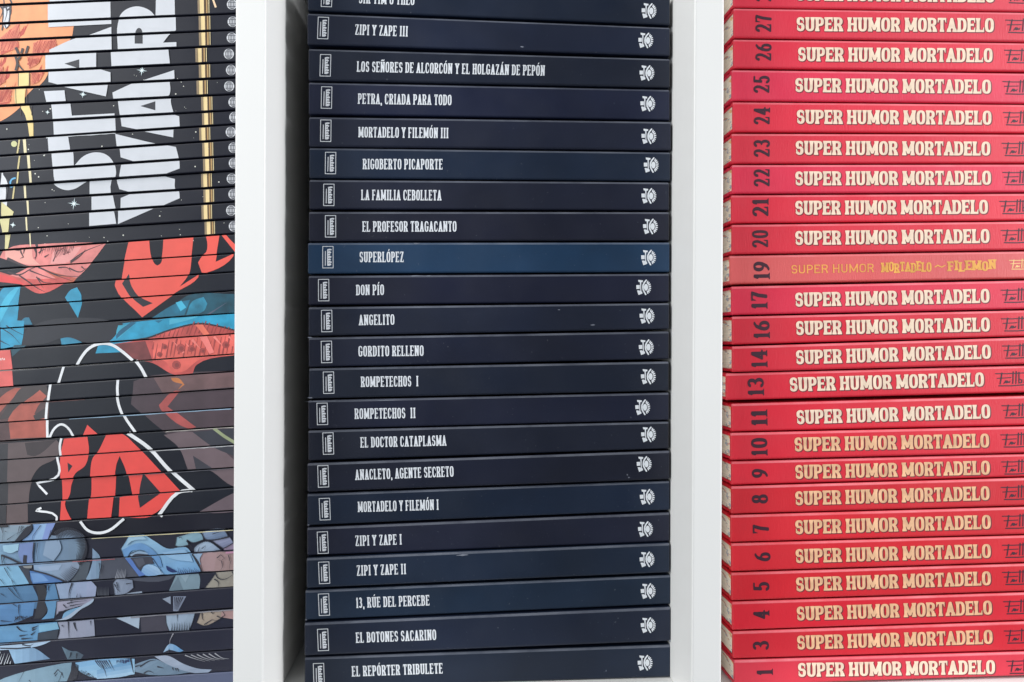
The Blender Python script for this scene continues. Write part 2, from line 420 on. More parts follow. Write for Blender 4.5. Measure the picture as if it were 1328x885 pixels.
def glyph(ch, fn, grow=0.0):
    k = (ch, fn, grow)
    if k in _gc: return _gc[k]
    f = FONTS[fn]; acc = None; base = ch
    if ch in ACC: base, acc = ACC[ch]
    wf, strokes, feet, arms = G[base]
    S, T, e, sh = f['S'], f['T'], f['e'], f['sh']
    W = max(f['W'] * wf, S * 1.02)
    if base == 'I': W = S + 2 * e
    mx = lambda x: S / 2 + x * (W - S)
    my = lambda y: T / 2 + y * (1 - T)
    step = 1.0 / f['rows']
    pad = 0.14 + grow
    xs = np.arange(-pad, W + pad + step, step); ys = np.arange(-0.3 - grow, 1.34 + grow, step)
    X, Y = np.meshgrid(xs, ys)
    d = np.full(X.shape, 9.0)
    for st in strokes:
        d = np.minimum(d, d_line(X, Y, [(mx(x), my(y)) for x, y in st], S / 2, T / 2))
    for (x, y) in feet:
        c = mx(x); yy = 0 if y < .25 else 1; sg = 1 if yy == 0 else -1
        if .25 < y < .75: yy, sg = y + .06, -1
        d = np.minimum(d, d_conv(X, Y, [(c - S / 2 - e, yy), (c + S / 2 + e, yy), (c + S / 2 + e, yy + sg * sh * .6), (c - S / 2 - e, yy + sg * sh * .6)]))
        d = np.minimum(d, d_conv(X, Y, [(c - S / 2 - e, yy + sg * sh * .55), (c + S / 2 + e, yy + sg * sh * .55), (c + S / 2, yy + sg * sh * 2.2), (c - S / 2, yy + sg * sh * 2.2)]))
        if base != 'A': d = np.minimum(d, d_conv(X, Y, [(c - S / 2, yy), (c + S / 2, yy), (c + S / 2, yy + sg * .18), (c - S / 2, yy + sg * .18)]))
    for (x, y, di) in arms:
        c = mx(min(1, x)) + S * .42; w = S * .62; yc = my(y)
        if abs(di) == 2: c = mx(max(0, x)) - S * .42; w = -w
        if di == 0:
            d = np.minimum(d, d_conv(X, Y, [(c - w * .8, yc), (c, yc + .13), (c, yc - .13)]))
        else:
            sg = 1 if di in (1, 2) else -1
            y0 = yc - sg * T / 2
            d = np.minimum(d, d_conv(X, Y, [(c - w, y0), (c, y0), (c, y0 + sg * (T + .22)), (c - w * .45, y0 + sg * (T + .14))]))
    if acc == 'a':
        c = mx(.5); d = np.minimum(d, d_conv(X, Y, [(c - .05, 1.05), (c + .03, 1.05), (c + .16, 1.24), (c + .03, 1.24)]))
    if acc == 't':
        c = mx(.5); d = np.minimum(d, d_line(X, Y, [(c - .17, 1.09), (c - .07, 1.17), (c + .05, 1.10), (c + .16, 1.18)], .05, .05))
    V, F = march(d - grow, xs, ys)
    _gc[k] = (np.array(V), F, W); return _gc[k]

def text(pr, s, fn, x0, y0, x1, y1, h, mat, layer=0, grow=0.0, off=(0, 0), rot=False, wav=0.0):
    """write s along (x0,y0)-(x1,y1), the mid-line of the letters, cap height h, squeezed to fit"""
    f = FONTS[fn]; adv = []; x = 0
    for ch in s:
        if ch == ' ': adv.append(None); x += f['sp']; continue
        W = glyph(ch, fn, grow)[2]; adv.append(x); x += W + f['gap']
    total = x - f['gap']
    ln = math.hypot(x1 - x0, y1 - y0); ex = ((x1 - x0) / ln, (y1 - y0) / ln); ey = (ex[1], -ex[0])  # ey points up the letter
    k = ln / total
    for i, (ch, a) in enumerate(zip(s, adv)):
        if a is None: continue
        V, F, W = glyph(ch, fn, grow)
        lx = (V[:, 0] + a) * k; ly = (V[:, 1] - .5) * h + (wav * math.sin(i * 2.3) if wav else 0)
        px = x0 + lx * ex[0] + ly * ey[0] + off[0]; py = y0 + lx * ex[1] + ly * ey[1] + off[1]
        pr.add(np.stack([px, py], 1), F, mat, layer + .4 * (i % 2))

def sdf_mark(shapes, x0, x1, y0, y1, step):
    xs = np.arange(x0, x1, step); ys = np.arange(y0, y1, step); X, Y = np.meshgrid(xs, ys)
    d = np.full(X.shape, 9.0)
    for sgn, kind, a in shapes:
        if kind == 'l': q = d_line(X, Y, a[0], a[1], a[1])
        elif kind == 'c': q = d_conv(X, Y, a)
        else: q = (np.hypot((X - a[0]) / a[2], (Y - a[1]) / a[3]) - 1) * min(a[2], a[3])
        d = np.minimum(d, q) if sgn > 0 else np.maximum(d, -q)
    V, F = march(d, xs, ys); return np.array(V), F
def stamp(pr, mark, cx, cy, slope, mat, layer=0, k=1.0):
    V, F = mark; c = 1 / math.hypot(1, slope); s_ = slope * c
    pr.add(np.stack([cx + k * (V[:, 0] * c + V[:, 1] * s_), cy + k * (V[:, 0] * s_ - V[:, 1] * c)], 1), F, mat, layer)

# small crest: an eye-shaped disc with rays to the right, a double arc and blocks to the left
_cr = [(1, 'e', (3.0, 0, 2.7, 4.4)), (1, 'l', ([(3.4, 9.2), (.9, 6.2), (-.7, 3.0), (-1.1, 0), (-.7, -3.0), (.9, -6.2), (2.6, -9.2)], .95))]
for k in range(8):
    a = math.radians(-66.5 + 19 * k)
    _cr.append((1, 'l', ([(3.0 + 4.1 * math.cos(a), 6.0 * math.sin(a)), (3.0 + 6.1 * math.cos(a), 8.4 * math.sin(a))], .75)))
_cr += [(1, 'c', [(-7.2, 9.8), (-.8, 9.0), (-1.2, 6.7), (-6.6, 6.9)]), (1, 'c', [(-4.8, 7.6), (-3.0, 7.6), (-3.2, 1.0), (-4.4, 1.0)]), (1, 'c', [(-9.6, 3.0), (-5.0, 3.0), (-5.0, -2.0), (-9.4, -2.2)]),
        (1, 'l', ([(-3.7, 4.5), (-3.9, 0), (-3.6, -4.5)], .6)), (1, 'c', [(-8.6, -4.0), (-6.2, -3.8), (-2.0, -5.6), (-1.6, -8.0), (-6.8, -10.0)])]
CREST = sdf_mark(_cr, -11, 12, -12, 12, 0.42)
# publisher's mark: upright frame with a ragged vertical line of lettering and a thin line beside it
_pb = [(1, 'c', [(-7.2, -14.4), (7.2, -14.4), (7.2, 14.4), (-7.2, 14.4)]), (-1, 'c', [(-6.3, -13.5), (6.3, -13.5), (6.3, 13.5), (-6.3, 13.5)]),
       (1, 'c', [(-1.0, -11.2), (2.8, -11.2), (2.8, 11.0), (-1.0, 10.2)])]
for (y, w_, r_) in [(9.8, 5.0, 1.0), (6.2, 4.4, 1.1), (3.2, 3.2, .9), (.2, 4.6, 1.2), (-3.2, 4.0, 1.0), (-6.4, 4.9, 1.2), (-9.4, 4.3, 1.3)]:
    _pb.append((1, 'e', (w_ - 1.5, y, 1.5, r_)))
for y in (8, 4.7, 1.7, -1.6, -4.8, -7.9): _pb.append((-1, 'l', ([(.6, y), (2.2, y + .5)], .35)))
_pb.append((1, 'l', ([(-3.4, -10.6), (-3.2, 7.5)], .55)))
PUBMARK = sdf_mark(_pb, -8, 8, -15.2, 15.2, 0.4)
# scribbled signature between two ruled lines
SIGN = sdf_mark([(1, 'l', ([(0, 8.4), (14, 8.0), (42, 8.6), (70, 8.8)], .65)), (1, 'l', ([(2, 2.3), (12, 2.6), (20, 2.9)], .6)), (1, 'l', ([(8.2, 9.0), (7.0, 2), (5.6, -5.0)], .85)),
                 (1, 'l', ([(4, -7.4), (20, -7.8), (44, -6.6), (72, -6.0)], .75)), (1, 'e', (14.2, -2.6, 2.5, 1.9)), (1, 'l', ([(10.5, -4.6), (13, -1), (17.5, -3.6), (18.5, -1.6)], .6)),
                 (1, 'l', ([(23.0, 10.2), (22.0, -4.8)], .8)), (1, 'l', ([(27.0, 10.4), (26.0, -4.8)], .8)), (1, 'l', ([(30.4, 9.4), (30.0, -4.4), (33.5, -4.0), (34.0, -.6), (30.2, .6)], .75)),
                 (1, 'l', ([(38, 1), (37, -4), (41, -4), (41.5, 1)], .7)), (1, 'l', ([(46, 7), (45.5, -4), (49, -4)], .7))], -3, 74, -10, 12, 0.5)

# ------------------------------------------------------------------ colours of ink
I_SILVER = ink((226, 230, 236), 0.45, 0.05)
I_CREAM = ink((238, 214, 190), 0.36, 0.14, 130)
I_WARM = ink((232, 184, 144), 0.36, 0.2, 130)
I_MAROON = ink((120, 24, 40), 0.45, 0.08)
I_INKRED = ink((54, 12, 36), 0.6, 0.12)
I_SHADE = ink((112, 44, 52), 0.5, 0.1)
I_GOLD = ink((224, 164, 78), 0.4, 0.22)
I_SCUFF = ink((122, 127, 140), 0.7, 0.3)

ORD = ['first', 'second', 'third', 'fourth', 'fifth', 'sixth', 'seventh', 'eighth', 'ninth', 'tenth', 'eleventh', 'twelfth', 'thirteenth', 'fourteenth',
       'fifteenth', 'sixteenth', 'seventeenth', 'eighteenth', 'nineteenth', 'twentieth', 'twenty-first', 'twenty-second', 'twenty-third']

def start_book(name, label, cat, group, TL, TR, BR, BL, yf):
    at, th, ln = bookframe(TL, TR, BR, BL, yf)
    base = at(0.5, 0, yf)
    root = empty(name, base, label, cat, group)
    return root, at, th, ln

# ------------------------------------------------------------------ the dark hardcovers
# left x, top-left y, bottom-left y, right x, top-right y, bottom-right y, title, (x0,y0,x1,y1), mark (x,y), crest (x,y), tint, note
NAVY = [
 (399, -25, 13.5, 869, -6, 32.5, "SIR TIM O'THEO", (465.5, -2.2, 537.6, .2), (423.8, -5), (841.6, 14.4), (30, 40, 56), 'cut off by the top of the photo'),
 (398.5, 17, 57.5, 869, 35.6, 72.5, "ZIPI Y ZAPE III", (460.6, 38.6, 529, 41), (419, 36.6), (837.4, 52.7), (33, 40, 58), 'its title ending in three strokes'),
 (400, 63, 104, 869, 76.3, 113.6, "LOS SEÑORES DE ALCORCÓN Y EL HOLGAZÁN DE PEPÓN", (463, 86.5, 706.6, 91.8), (422, 85), (838.9, 95), (32, 38, 52), 'with by far the longest title'),
 (400.3, 106.6, 148.3, 868.7, 116.2, 156, "PETRA, CRIADA PARA TODO", (464.3, 128.2, 585.6, 130), (423.5, 126.8), (840, 134.8), (33, 38, 60), 'with a comma after its first word'),
 (400.6, 151.5, 190, 870.3, 158, 195, "MORTADELO Y FILEMÓN III", (464.8, 171.6, 581.6, 172.8), (422.5, 169.8), (841.4, 177), (34, 38, 54), 'poking out rightmost'),
 (401, 191.6, 231, 869.5, 197.4, 234.8, "RIGOBERTO PICAPORTE", (470.5, 213, 574, 213.3), (428.7, 211.7), (844.4, 214.3), (30, 44, 62), 'blue tinged'),
 (401, 233, 271.5, 868, 236.5, 273, "LA FAMILIA CEBOLLETA", (468.5, 253, 572.4, 253.5), (426.5, 253), (841.4, 254.3), (35, 38, 54), 'under the blue tinged one'),
 (400.6, 274.6, 313, 868, 275, 312, "EL PROFESOR TRAGACANTO", (470, 294, 592, 293.9), (428.7, 293.8), (843.4, 294), (34, 35, 50), 'on top of the teal one'),
 (399.3, 315, 355, 868.6, 314.4, 352.8, "SUPERLÓPEZ", (466.3, 333.6, 523.5, 333.4), (425.3, 333.8), (841, 334.3), (38, 72, 100), 'clearly teal blue'),
 (400, 357.8, 396, 867.8, 355, 391.5, "DON PÍO", (461.8, 376.4, 498, 376), (419.8, 376.5), (834.7, 372.9), (31, 33, 52), 'with the shortest title'),
 (400, 398.6, 436, 868, 393.2, 427, "ANGELITO", (465.5, 415.3, 511.5, 414.6), (423.8, 416.5), (839, 410), (32, 38, 54), 'with a short single-word title'),
 (400.3, 438, 476.5, 867.7, 429.8, 465.8, "GORDITO RELLENO", (464.8, 455.8, 549.4, 455), (423.5, 456.6), (838, 450.6), (31, 35, 52), 'two above the worn-edged one'),
 (400.7, 478, 517.3, 867.5, 469, 507, "ROMPETECHOS  I", (468, 495.4, 542.6, 494.4), (426.2, 496.5), (840.7, 488.6), (31, 38, 52), 'its title ending in one lone stroke'),
 (399.7, 519.5, 557, 867.7, 509.3, 545.2, "ROMPETECHOS  II", (459.9, 536.8, 538.8, 535.7), (418, 537), (833.4, 528.5), (31, 34, 52), 'with a worn pale upper edge'),
 (399.8, 558.7, 598, 867.5, 547, 582.3, "EL DOCTOR CATAPLASMA", (467.5, 574, 578.7, 571.4), (425.7, 575.4), (841, 563.7), (31, 35, 48), 'under the worn-edged one'),
 (398.7, 601.3, 638.5, 868.6, 584.8, 622, "ANACLETO, AGENTE SECRETO", (460.7, 616, 588.2, 611.5), (419.2, 618), (835.3, 602), (30, 33, 48), 'with a faint ring mark near the crest'),
 (398.5, 641, 681.8, 868.6, 624, 662, "MORTADELO Y FILEMÓN I", (464, 657.6, 568.8, 654.6), (421.2, 660.5), (839.3, 644.6), (28, 42, 60), 'under the ring-marked one'),
 (398.3, 684.8, 721.3, 868.6, 665, 702.8, "ZIPI Y ZAPE I", (460.8, 701.6, 521, 699.6), (418.6, 703.9), (837, 686.4), (34, 36, 52), 'on top of the chipped one'),
 (397.5, 724.5, 763.3, 868.7, 704.8, 743, "ZIPI Y ZAPE II", (462.6, 740.2, 526.6, 738), (420.4, 743), (839, 725.7), (31, 44, 60), 'with a chip in its upper edge'),
 (396, 766.3, 805, 869.8, 746.2, 784, "13, RÚE DEL PERCEBE", (462, 782, 556.9, 778.6), (420.2, 784.3), (840.5, 766.8), (34, 52, 70), 'its title starting with 13'),
 (394.8, 808.6, 851.2, 869.8, 787.8, 832, "EL BOTONES SACARINO", (461.6, 827.2, 565.6, 823.3), (419, 830), (840.5, 811), (36, 44, 60), 'second from the bottom'),
 (395, 853.2, 893, 869.8, 836.6, 878.6, "EL REPÓRTER TRIBULETE", (456.3, 870.9, 574, 866.8), (413.5, 874.5), (836.5, 859.8), (34, 46, 62), 'lying on the white shelf'),
]
SCUFFS = {1: [(677, 61, 3, 1.2)], 10: [(769, 421.5, 3.5, 1.2), (725, 402, 2, .7)], 12: [(402, 516, 4, 1)], 13: [(420, 520.5, 26, .7), (500, 519.5, 18, .6)], 15: [(813.5, 616, 1.2, 1.2), (815.5, 619.5, 1.3, 1)],
          16: [(399.6, 681, 1.6, 1.1)], 15.5: [], 18: [(600, 720.0, 9, 1.3)], 19: [(396.8, 804, 1.8, 1.3)], 8: [(541, 316, 5, .6)], 9: [(540, 358, 10, .7), (556, 358, 4, .9)], 20: [(869, 831, 1.2, 2.0)], 11: [(402, 437.9, 4, .8)], 21: [(786, 870, .6, 1.6)]}
for i, (xl, tl, bl, xr, tr, br, title, tx, pm, cs, tint, note) in enumerate(NAVY):
    yf = random.uniform(-0.0012, 0.0014)
    side = 'teal blue' if i == 8 else 'dark navy'
    lab = f"dark navy hardcover {note}, {ORD[i]} from middle stack's top"
    if i == 8: lab = 'teal blue hardcover book, the one clearly bluer spine in the dark middle stack'
    if i == 20: lab = 'dark navy hardcover book, thicker, second from the bottom of the middle stack'
    if i == 21: lab = 'dark navy hardcover book at the bottom of the middle stack, on the white shelf'
    if i == 0: lab = 'dark navy hardcover book topmost in the middle stack, cut off by the photo'
    root, at, th, ln = start_book('hardcover_book', lab, 'book', 'dark hardcovers in the middle stack', (xl, tl), (xr, tr), (xr, br), (xl, bl), yf)
    base = [v * f_ for v, f_ in zip(lin((tint[0], tint[1] + 1, tint[2] + 6)), (.54, .60, .66))]
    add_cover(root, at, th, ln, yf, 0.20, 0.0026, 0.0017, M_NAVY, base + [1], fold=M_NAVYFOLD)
    add_pages(root, at, th, ln, yf, 0.20, 0.0026, 0.004, M_PAGE2)
    slope = (tr + br - tl - bl) / 2 / (xr - xl)
    pr = Print(); text(pr, title, 'latin', *tx, 13.6, I_SILVER); pr.build('title_lettering', root, yf)
    pr = Print(); stamp(pr, PUBMARK, pm[0], pm[1], slope, I_SILVER); pr.build('publisher_mark', root, yf)
    pr = Print(); stamp(pr, CREST, cs[0], cs[1], slope, I_SILVER); pr.build('crest', root, yf)
    if SCUFFS.get(i):
        pr = Print()
        for (sx, sy, rx, ry) in SCUFFS[i]:
            n = 12; q = [(sx + rx * math.cos(2 * math.pi * k / n) * random.uniform(.5, 1.1), sy + ry * math.sin(2 * math.pi * k / n) * random.uniform(.5, 1.1) + (sx * 0 + slope * rx * math.cos(2 * math.pi * k / n))) for k in range(n)]
            pr.add(q, [list(range(n))], I_SCUFF)
        pr.build('scuff_mark', root, yf)

# ------------------------------------------------------------------ the red hardcovers
RED = [
 (28, 951.5, -29, 9.2, -22, 14.6, (1032.5, -8, 1289.5, -5.5), (990, -9)),
 (27, 952, 10.6, 48.4, 16, 54, (1032.7, 31.6, 1288.7, 33), (990, 30.7)),
 (26, 951.7, 50.8, 88, 55.6, 92.5, (1034.6, 70.7, 1287, 72), (990, 68)),
 (25, 949.5, 90.6, 130.4, 95, 134, (1031, 110.6, 1285, 112.8), (987.6, 109.7)),
 (24, 950.7, 132.3, 171, 135.7, 172.4, (1033, 151.8, 1285.6, 153), (988, 150.5)),
 (23, 949.5, 173.3, 211.9, 174.3, 211.4, (1031.5, 192, 1284, 193), (988, 192.6)),
 (22, 950, 213.9, 251, 213.2, 249, (1031, 231.7, 1285, 230.8), (988, 231)),
 (21, 949, 253.2, 289.7, 251, 285.6, (1031, 269.8, 1281, 268.5), (986.4, 269.8)),
 (20, 949.5, 291.6, 329.7, 287.4, 324, (1031, 309, 1283, 306.3), (986, 310)),
 (19, 947, 331.8, 368.6, 326, 361.2, None, (988, 350.6)),
 (17, 949, 371.8, 408.7, 364, 400.7, (1031, 389, 1283, 383.8), (985, 389)),
 (16, 950, 410.8, 447.3, 402.7, 436.2, (1032, 425.8, 1283.4, 421), (988, 427.4)),
 (14, 950, 449.6, 482.8, 438, 472.6, (1032, 463.7, 1284.7, 456.3), (985, 465)),
 (13, 942, 484.6, 519.5, 474.6, 509.3, (1023.8, 499, 1275.8, 492.2), (980.5, 501.4)),
 (11, 949, 524, 560.2, 513.8, 551.7, (1032.7, 541.4, 1284, 533.7), (985, 542)),
 (10, 947.8, 562, 597, 553.6, 587.6, (1030, 576.7, 1282.5, 571.5), (985, 579.4)),
 (9, 949, 599, 629.4, 589.3, 618.6, (1031, 612.4, 1283.4, 606.6), (985.7, 614)),
 (8, 949, 631.3, 667, 620.3, 656.2, (1031, 646.5, 1283, 639.7), (985.7, 647.4)),
 (7, 948, 668.7, 703.6, 658, 693.4, (1031, 684, 1284.7, 677), (987, 686)),
 (6, 949, 705.3, 741.6, 695, 729.8, (1031.5, 721.4, 1284.7, 714.7), (989, 722.4)),
 (5, 949, 743.4, 779.5, 731.5, 767.2, (1032, 758.3, 1284.7, 750), (987.6, 760.8)),
 (4, 950, 781.2, 818, 769, 804.8, (1033, 796, 1286.2, 788), (987.6, 797.3)),
 (3, 950.7, 819.8, 855, 806.6, 844, (1033.4, 833.6, 1287, 826), (987, 837.3)),
 (1, 952.4, 857, 889.5, 846, 876.8, (1034.6, 869, 1290.2, 865.2), (992, 872)),
]
YR = -0.017
XE = 1452.0
for i, (num, xl, tl, bl, tr, br, tx, nc) in enumerate(RED):
    yf = YR + random.uniform(-0.0008, 0.0010)
    xr = XE + random.uniform(-4, 4)
    q = (xr - xl) / (1328 - xl)
    TR_, BR_ = tl + (tr - tl) * q, bl + (br - bl) * q
    lab = f"red hardcover book numbered {num} on its spine, in the right stack"
    if num == 19: lab = "paler salmon red hardcover with yellow lettering, numbered 19, in the right stack"
    if num == 28: lab = "red hardcover book topmost in the right stack, cut off by the photo's upper edge"
    if num == 13: lab = "red hardcover book numbered 13, shifted furthest left in the right stack"
    root, at, th, ln = start_book('numbered_book', lab, 'book', 'red numbered hardcovers in the right stack', (xl, tl), (xr, TR_), (xr, BR_), (xl, bl), yf)
    c = (216, 29, 48) if num != 19 else (216, 92, 92)
    if num in (25, 17, 22): c = (218, 32, 60)
    if num in (8, 7, 5, 6): c = (212, 28, 42)
    if num == 1: c = (216, 48, 70)
    hi_ = 1 - i / 23.0   # light haze over the upper books, painted in as a pinker red
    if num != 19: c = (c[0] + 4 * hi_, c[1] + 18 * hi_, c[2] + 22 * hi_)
    jit = random.uniform(.95, 1.05)
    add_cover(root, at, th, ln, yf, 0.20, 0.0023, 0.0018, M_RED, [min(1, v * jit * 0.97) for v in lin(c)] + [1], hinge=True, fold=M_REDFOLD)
    add_pages(root, at, th, ln, yf, 0.20, 0.0023, 0.0010, M_PAGE)
    slope = (tr + br - tl - bl) / 2 / (1328 - xl)
    warm = num in (3, 4, 5, 6, 7, 8, 9, 10)
    pr = Print()
    if tx:
        text(pr, "SUPER HUMOR MORTADELO", 'fat', *tx, 18.2, I_SHADE, 0, grow=0.02, off=(.95, .75))
        text(pr, "SUPER HUMOR MORTADELO", 'fat', *tx, 18.2, I_WARM if warm else I_CREAM, 1)
        pr.build('title_lettering', root, yf)
        pr = Print(); stamp(pr, SIGN, tx[2] + 15.5, tx[3] + slope * 16 + 1.5, slope, I_INKRED); pr.build('signature', root, yf)
    else:
        text(pr, "SUPER HUMOR", 'outline', 1026, 349.6, 1133.5, 347.6, 11, ink((232, 160, 84), .4, .12), 0)
        text(pr, "MORTADELO", 'scrawl', 1142.7, 347.2, 1208, 346, 12.5, I_GOLD, 0, wav=1.2)
        pr.add(*[[(1212, 346), (1216, 343.5), (1221, 346), (1226, 343.5), (1226, 345), (1221, 347.6), (1216, 345.2), (1212, 347.6)], [[0, 1, 6, 7], [1, 2, 5, 6], [2, 3, 4, 5]]], I_GOLD)
        text(pr, "FILEMON", 'scrawl', 1229, 345.6, 1291.7, 344, 12.5, I_GOLD, 0, wav=1.2)
        pr.build('title_lettering', root, yf)
        pr = Print(); stamp(pr, SIGN, 1309, 344, slope, ink((236, 196, 130), .4, .1), 0, 0.72); pr.build('signature', root, yf)
    # numeral reads upwards
    s_ = str(num); half = 11.5 if len(s_) == 2 else 6.2
    if s_ in ('11',): half = 10
    if s_ == '1': half = 3.6
    pr = Print(); text(pr, s_, 'numeral', nc[0], nc[1] + half, nc[0] + slope * -2 * half * -1, nc[1] - half, 21, I_INKRED); pr.build('spine_number', root, yf)

# ------------------------------------------------------------------ the comics on the left
LB = [(-16, -29), (6.8, -6), (31, 17.8), (52.9, 39), (73.2, 59.3), (95, 80.8), (115.3, 101.2), (137.6, 122.4), (160.2, 143.2), (181.4, 161.5), (202.5, 181.2), (222.9, 202.4), (241.5, 221.4),
      (261, 242.3), (282.5, 262), (303.6, 283.9), (325.4, 303.6), (349, 328.8), (373, 353), (398, 377), (426.3, 406.4), (453.4, 433), (481, 459.4), (502.5, 482), (524.6, 504), (548.3, 528.8),
      (572.4, 553), (597, 576.8), (627, 606.4), (655, 632.3), (680.5, 662), (704, 685.8), (733, 713.6), (761.3, 740), (783.5, 761.3), (811.3, 789), (834.5, 814.7), (863, 842.8), (890, 871), (909, 893)]
NSW, NSU, NSB = 16, 21, 30
ART = []       # (colour, layer, list of triangles in spine measurements)
def tri(poly):
    if len(poly) == 3: return [list(poly)]
    t = tessellate_polygon([[Vector((x, y, 0)) for x, y in poly]])
    return [[poly[k] for k in q] for q in t]
def z1(p): return [(x / 4.022, y / 4.022) for x, y in p]
def z2(p): return [(x / 4.022, 210 + y / 4.022) for x, y in p]
def z3(p): return [(x / 4.022, 420 + y / 4.022) for x, y in p]
def z4(p): return [(x / 3.6125, 640 + y / 3.6125) for x, y in p]
TONE = [1.0, 1.0, 1.0]
def soft(pts, closed=True, limit=52, n=5):
    """round off the gentle bends of an outline, keep its sharp corners"""
    N = len(pts); T = []
    for i in range(N):
        if not closed and i in (0, N - 1):
            a, b = (pts[0], pts[1]) if i == 0 else (pts[-2], pts[-1]); T.append((b[0] - a[0], b[1] - a[1])); continue
        p, q, r = pts[i - 1], pts[i], pts[(i + 1) % N]
        a = (q[0] - p[0], q[1] - p[1]); b = (r[0] - q[0], r[1] - q[1]); la, lb = math.hypot(*a) or 1e-6, math.hypot(*b) or 1e-6
        dot = max(-1, min(1, (a[0] * b[0] + a[1] * b[1]) / la / lb))
        if math.degrees(math.acos(dot)) > limit: T.append(None)
        else:
            m_ = (a[0] / la + b[0] / lb, a[1] / la + b[1] / lb); l = math.hypot(*m_) or 1; T.append((m_[0] / l, m_[1] / l))
    out = []
    for i in range(N if closed else N - 1):
        p, q = pts[i], pts[(i + 1) % N]; l = math.hypot(q[0] - p[0], q[1] - p[1]); ch = (q[0] - p[0], q[1] - p[1])
        def tg(t):
            if t is None: return ch
            k = math.hypot(*t) or 1; return (t[0] / k * l, t[1] / k * l)
        t0, t1 = tg(T[i]), tg(T[(i + 1) % N]); out.append(p)
        if T[i] is None and T[(i + 1) % N] is None: continue
        for k in range(1, n):
            u = k / n; h1 = 2 * u ** 3 - 3 * u * u + 1; h2 = u ** 3 - 2 * u * u + u; h3 = 1 - h1; h4 = u ** 3 - u * u
            out.append((h1 * p[0] + h2 * t0[0] + h3 * q[0] + h4 * t1[0], h1 * p[1] + h2 * t0[1] + h3 * q[1] + h4 * t1[1]))
    if not closed: out.append(pts[-1])
    return out
def art(c, layer, poly, kind='a', **k):
    c = [int(v * f_) for v, f_ in zip(c, TONE)]
    ART.append((ink(c, **k), layer, tri(soft(list(poly))), kind))
def stroke(c, layer, pts, w, kind='a', taper=False):
    tr_ = []
    if len(pts) > 2 and (not taper or w > 1.5): pts = soft(list(pts), False, 75, 4)
    n = len(pts)
    L_, R_ = [], []
    for i in range(n):
        a = pts[max(0, i - 1)]; b = pts[min(n - 1, i + 1)]
        l = math.hypot(b[0] - a[0], b[1] - a[1]) or 1
        ww = w / 2 * ((1 - i / (n - 1) * .85) if taper else 1)
        nx, ny = -(b[1] - a[1]) / l * ww, (b[0] - a[0]) / l * ww
        L_.append((pts[i][0] + nx, pts[i][1] + ny)); R_.append((pts[i][0] - nx, pts[i][1] - ny))
    for i in range(n - 1):
        tr_ += [[L_[i], L_[i + 1], R_[i + 1]], [L_[i], R_[i + 1], R_[i]]]
    ART.append((ink(c), layer, tr_, kind))
def disc(c, layer, x, y, r, kind='a', n=10):
    q = [(x + r * math.cos(2 * math.pi * k / n), y + r * math.sin(2 * math.pi * k / n)) for k in range(n)]
    ART.append((ink(c), layer, [[q[0], q[k], q[k + 1]] for k in range(1, n - 1)], kind))
def hatch(c, layer, x0, y0, x1, y1, n, dx, dy, w, seed, kind='a'):
    r = random.Random(seed)
    for k in range(n):
        t = (k + r.uniform(-.3, .3)) / n; x = x0 + (x1 - x0) * t; y = y0 + (y1 - y0) * t
        s_ = r.uniform(.6, 1.15)
        stroke(c, layer, [(x, y), (x + dx * s_ * .5, y + dy * s_ * .5 + r.uniform(-.5, .5)), (x + dx * s_, y + dy * s_)], w * r.uniform(.6, 1.2), kind, True)

PALE = (212, 215, 222); BLK = (30, 32, 44)
# -- starry covers: huge pale lettering that runs up across the spines
art((244, 158, 104), 0, [(-130, -30), (62, -30), (62, 35), (95, 33), (90, 52), (62, 66), (62, 97), (40, 122), (28, 136), (0, 157), (-130, 190)])
for s_, (a, b, n, dx, dy) in enumerate([((2, 66), (30, 44), 26, 7, -14), ((2, 92), (12, 80), 8, 4, -16), ((0, 112), (12, 100), 12, 5, -16), ((40, 84), (62, 66), 20, 9, -16), ((0, 134), (18, 120), 16, 4, -14), ((42, 108), (56, 94), 12, 6, -12)]):
    hatch((196, 66, 52), 1, a[0], a[1], b[0], b[1], n, dx, dy, 1.5, s_)
art((206, 84, 62), 1, [(0, 50), (22, 44), (24, 62), (0, 72)], mottle=.3); art((206, 84, 62), 1, [(44, 56), (60, 52), (62, 72), (42, 80)], mottle=.3)
art((204, 80, 60), 1, [(0, 120), (18, 118), (16, 134), (0, 138)], mottle=.3)
art((212, 214, 222), 2, [(4, 8), (12, 6), (11, 33), (6, 38), (4, 30)]); stroke((30, 34, 50), 3, [(3, 0), (4.5, 18), (2, 40)], 1.6); stroke((30, 34, 50), 3, [(13, 2), (13, 22), (11, 34)], 1.8)
stroke((30, 34, 50), 3, [(8, -6), (14, 10), (9, 14)], 2.4); disc((222, 224, 230), 3, 7, 34, 3)
stroke((42, 30, 34), 2, [(20, 62), (24, 72), (27, 82), (25, 92)], 3.4, taper=False); stroke((42, 30, 34), 2, [(36, 60), (32, 72), (28, 78)], 3.0); stroke((42, 30, 34), 2, [(28, 84), (33, 90), (37, 94)], 2.0); stroke((42, 30, 34), 2, [(27, 70), (29, 63)], 3)
art((238, 212, 140), 2, [(25.5, 93), (38, 93), (38, 108), (36, 136), (40, 150), (41, 178), (36, 178), (31, 150), (24, 137), (24, 108)])
for x in (24.5, 38.5): stroke((60, 46, 40), 3, [(x, 94), (x, 120), (x + 1, 150)], .8)
art((232, 220, 178), 2, [(31, 178), (35, 178), (39, 238), (36, 238)]); art((232, 220, 178), 2, [(31, 238), (34, 238), (38, 320), (36.5, 320)])
stroke((214, 198, 140), 2, [(27, 180), (22, 215), (20, 236), (17, 260)], 2.0); disc((206, 206, 150), 2, 20, 187, 4); stroke((90, 170, 215), 2, [(18, 231), (13, 233), (11, 238), (15, 243), (20, 240)], 2.2)
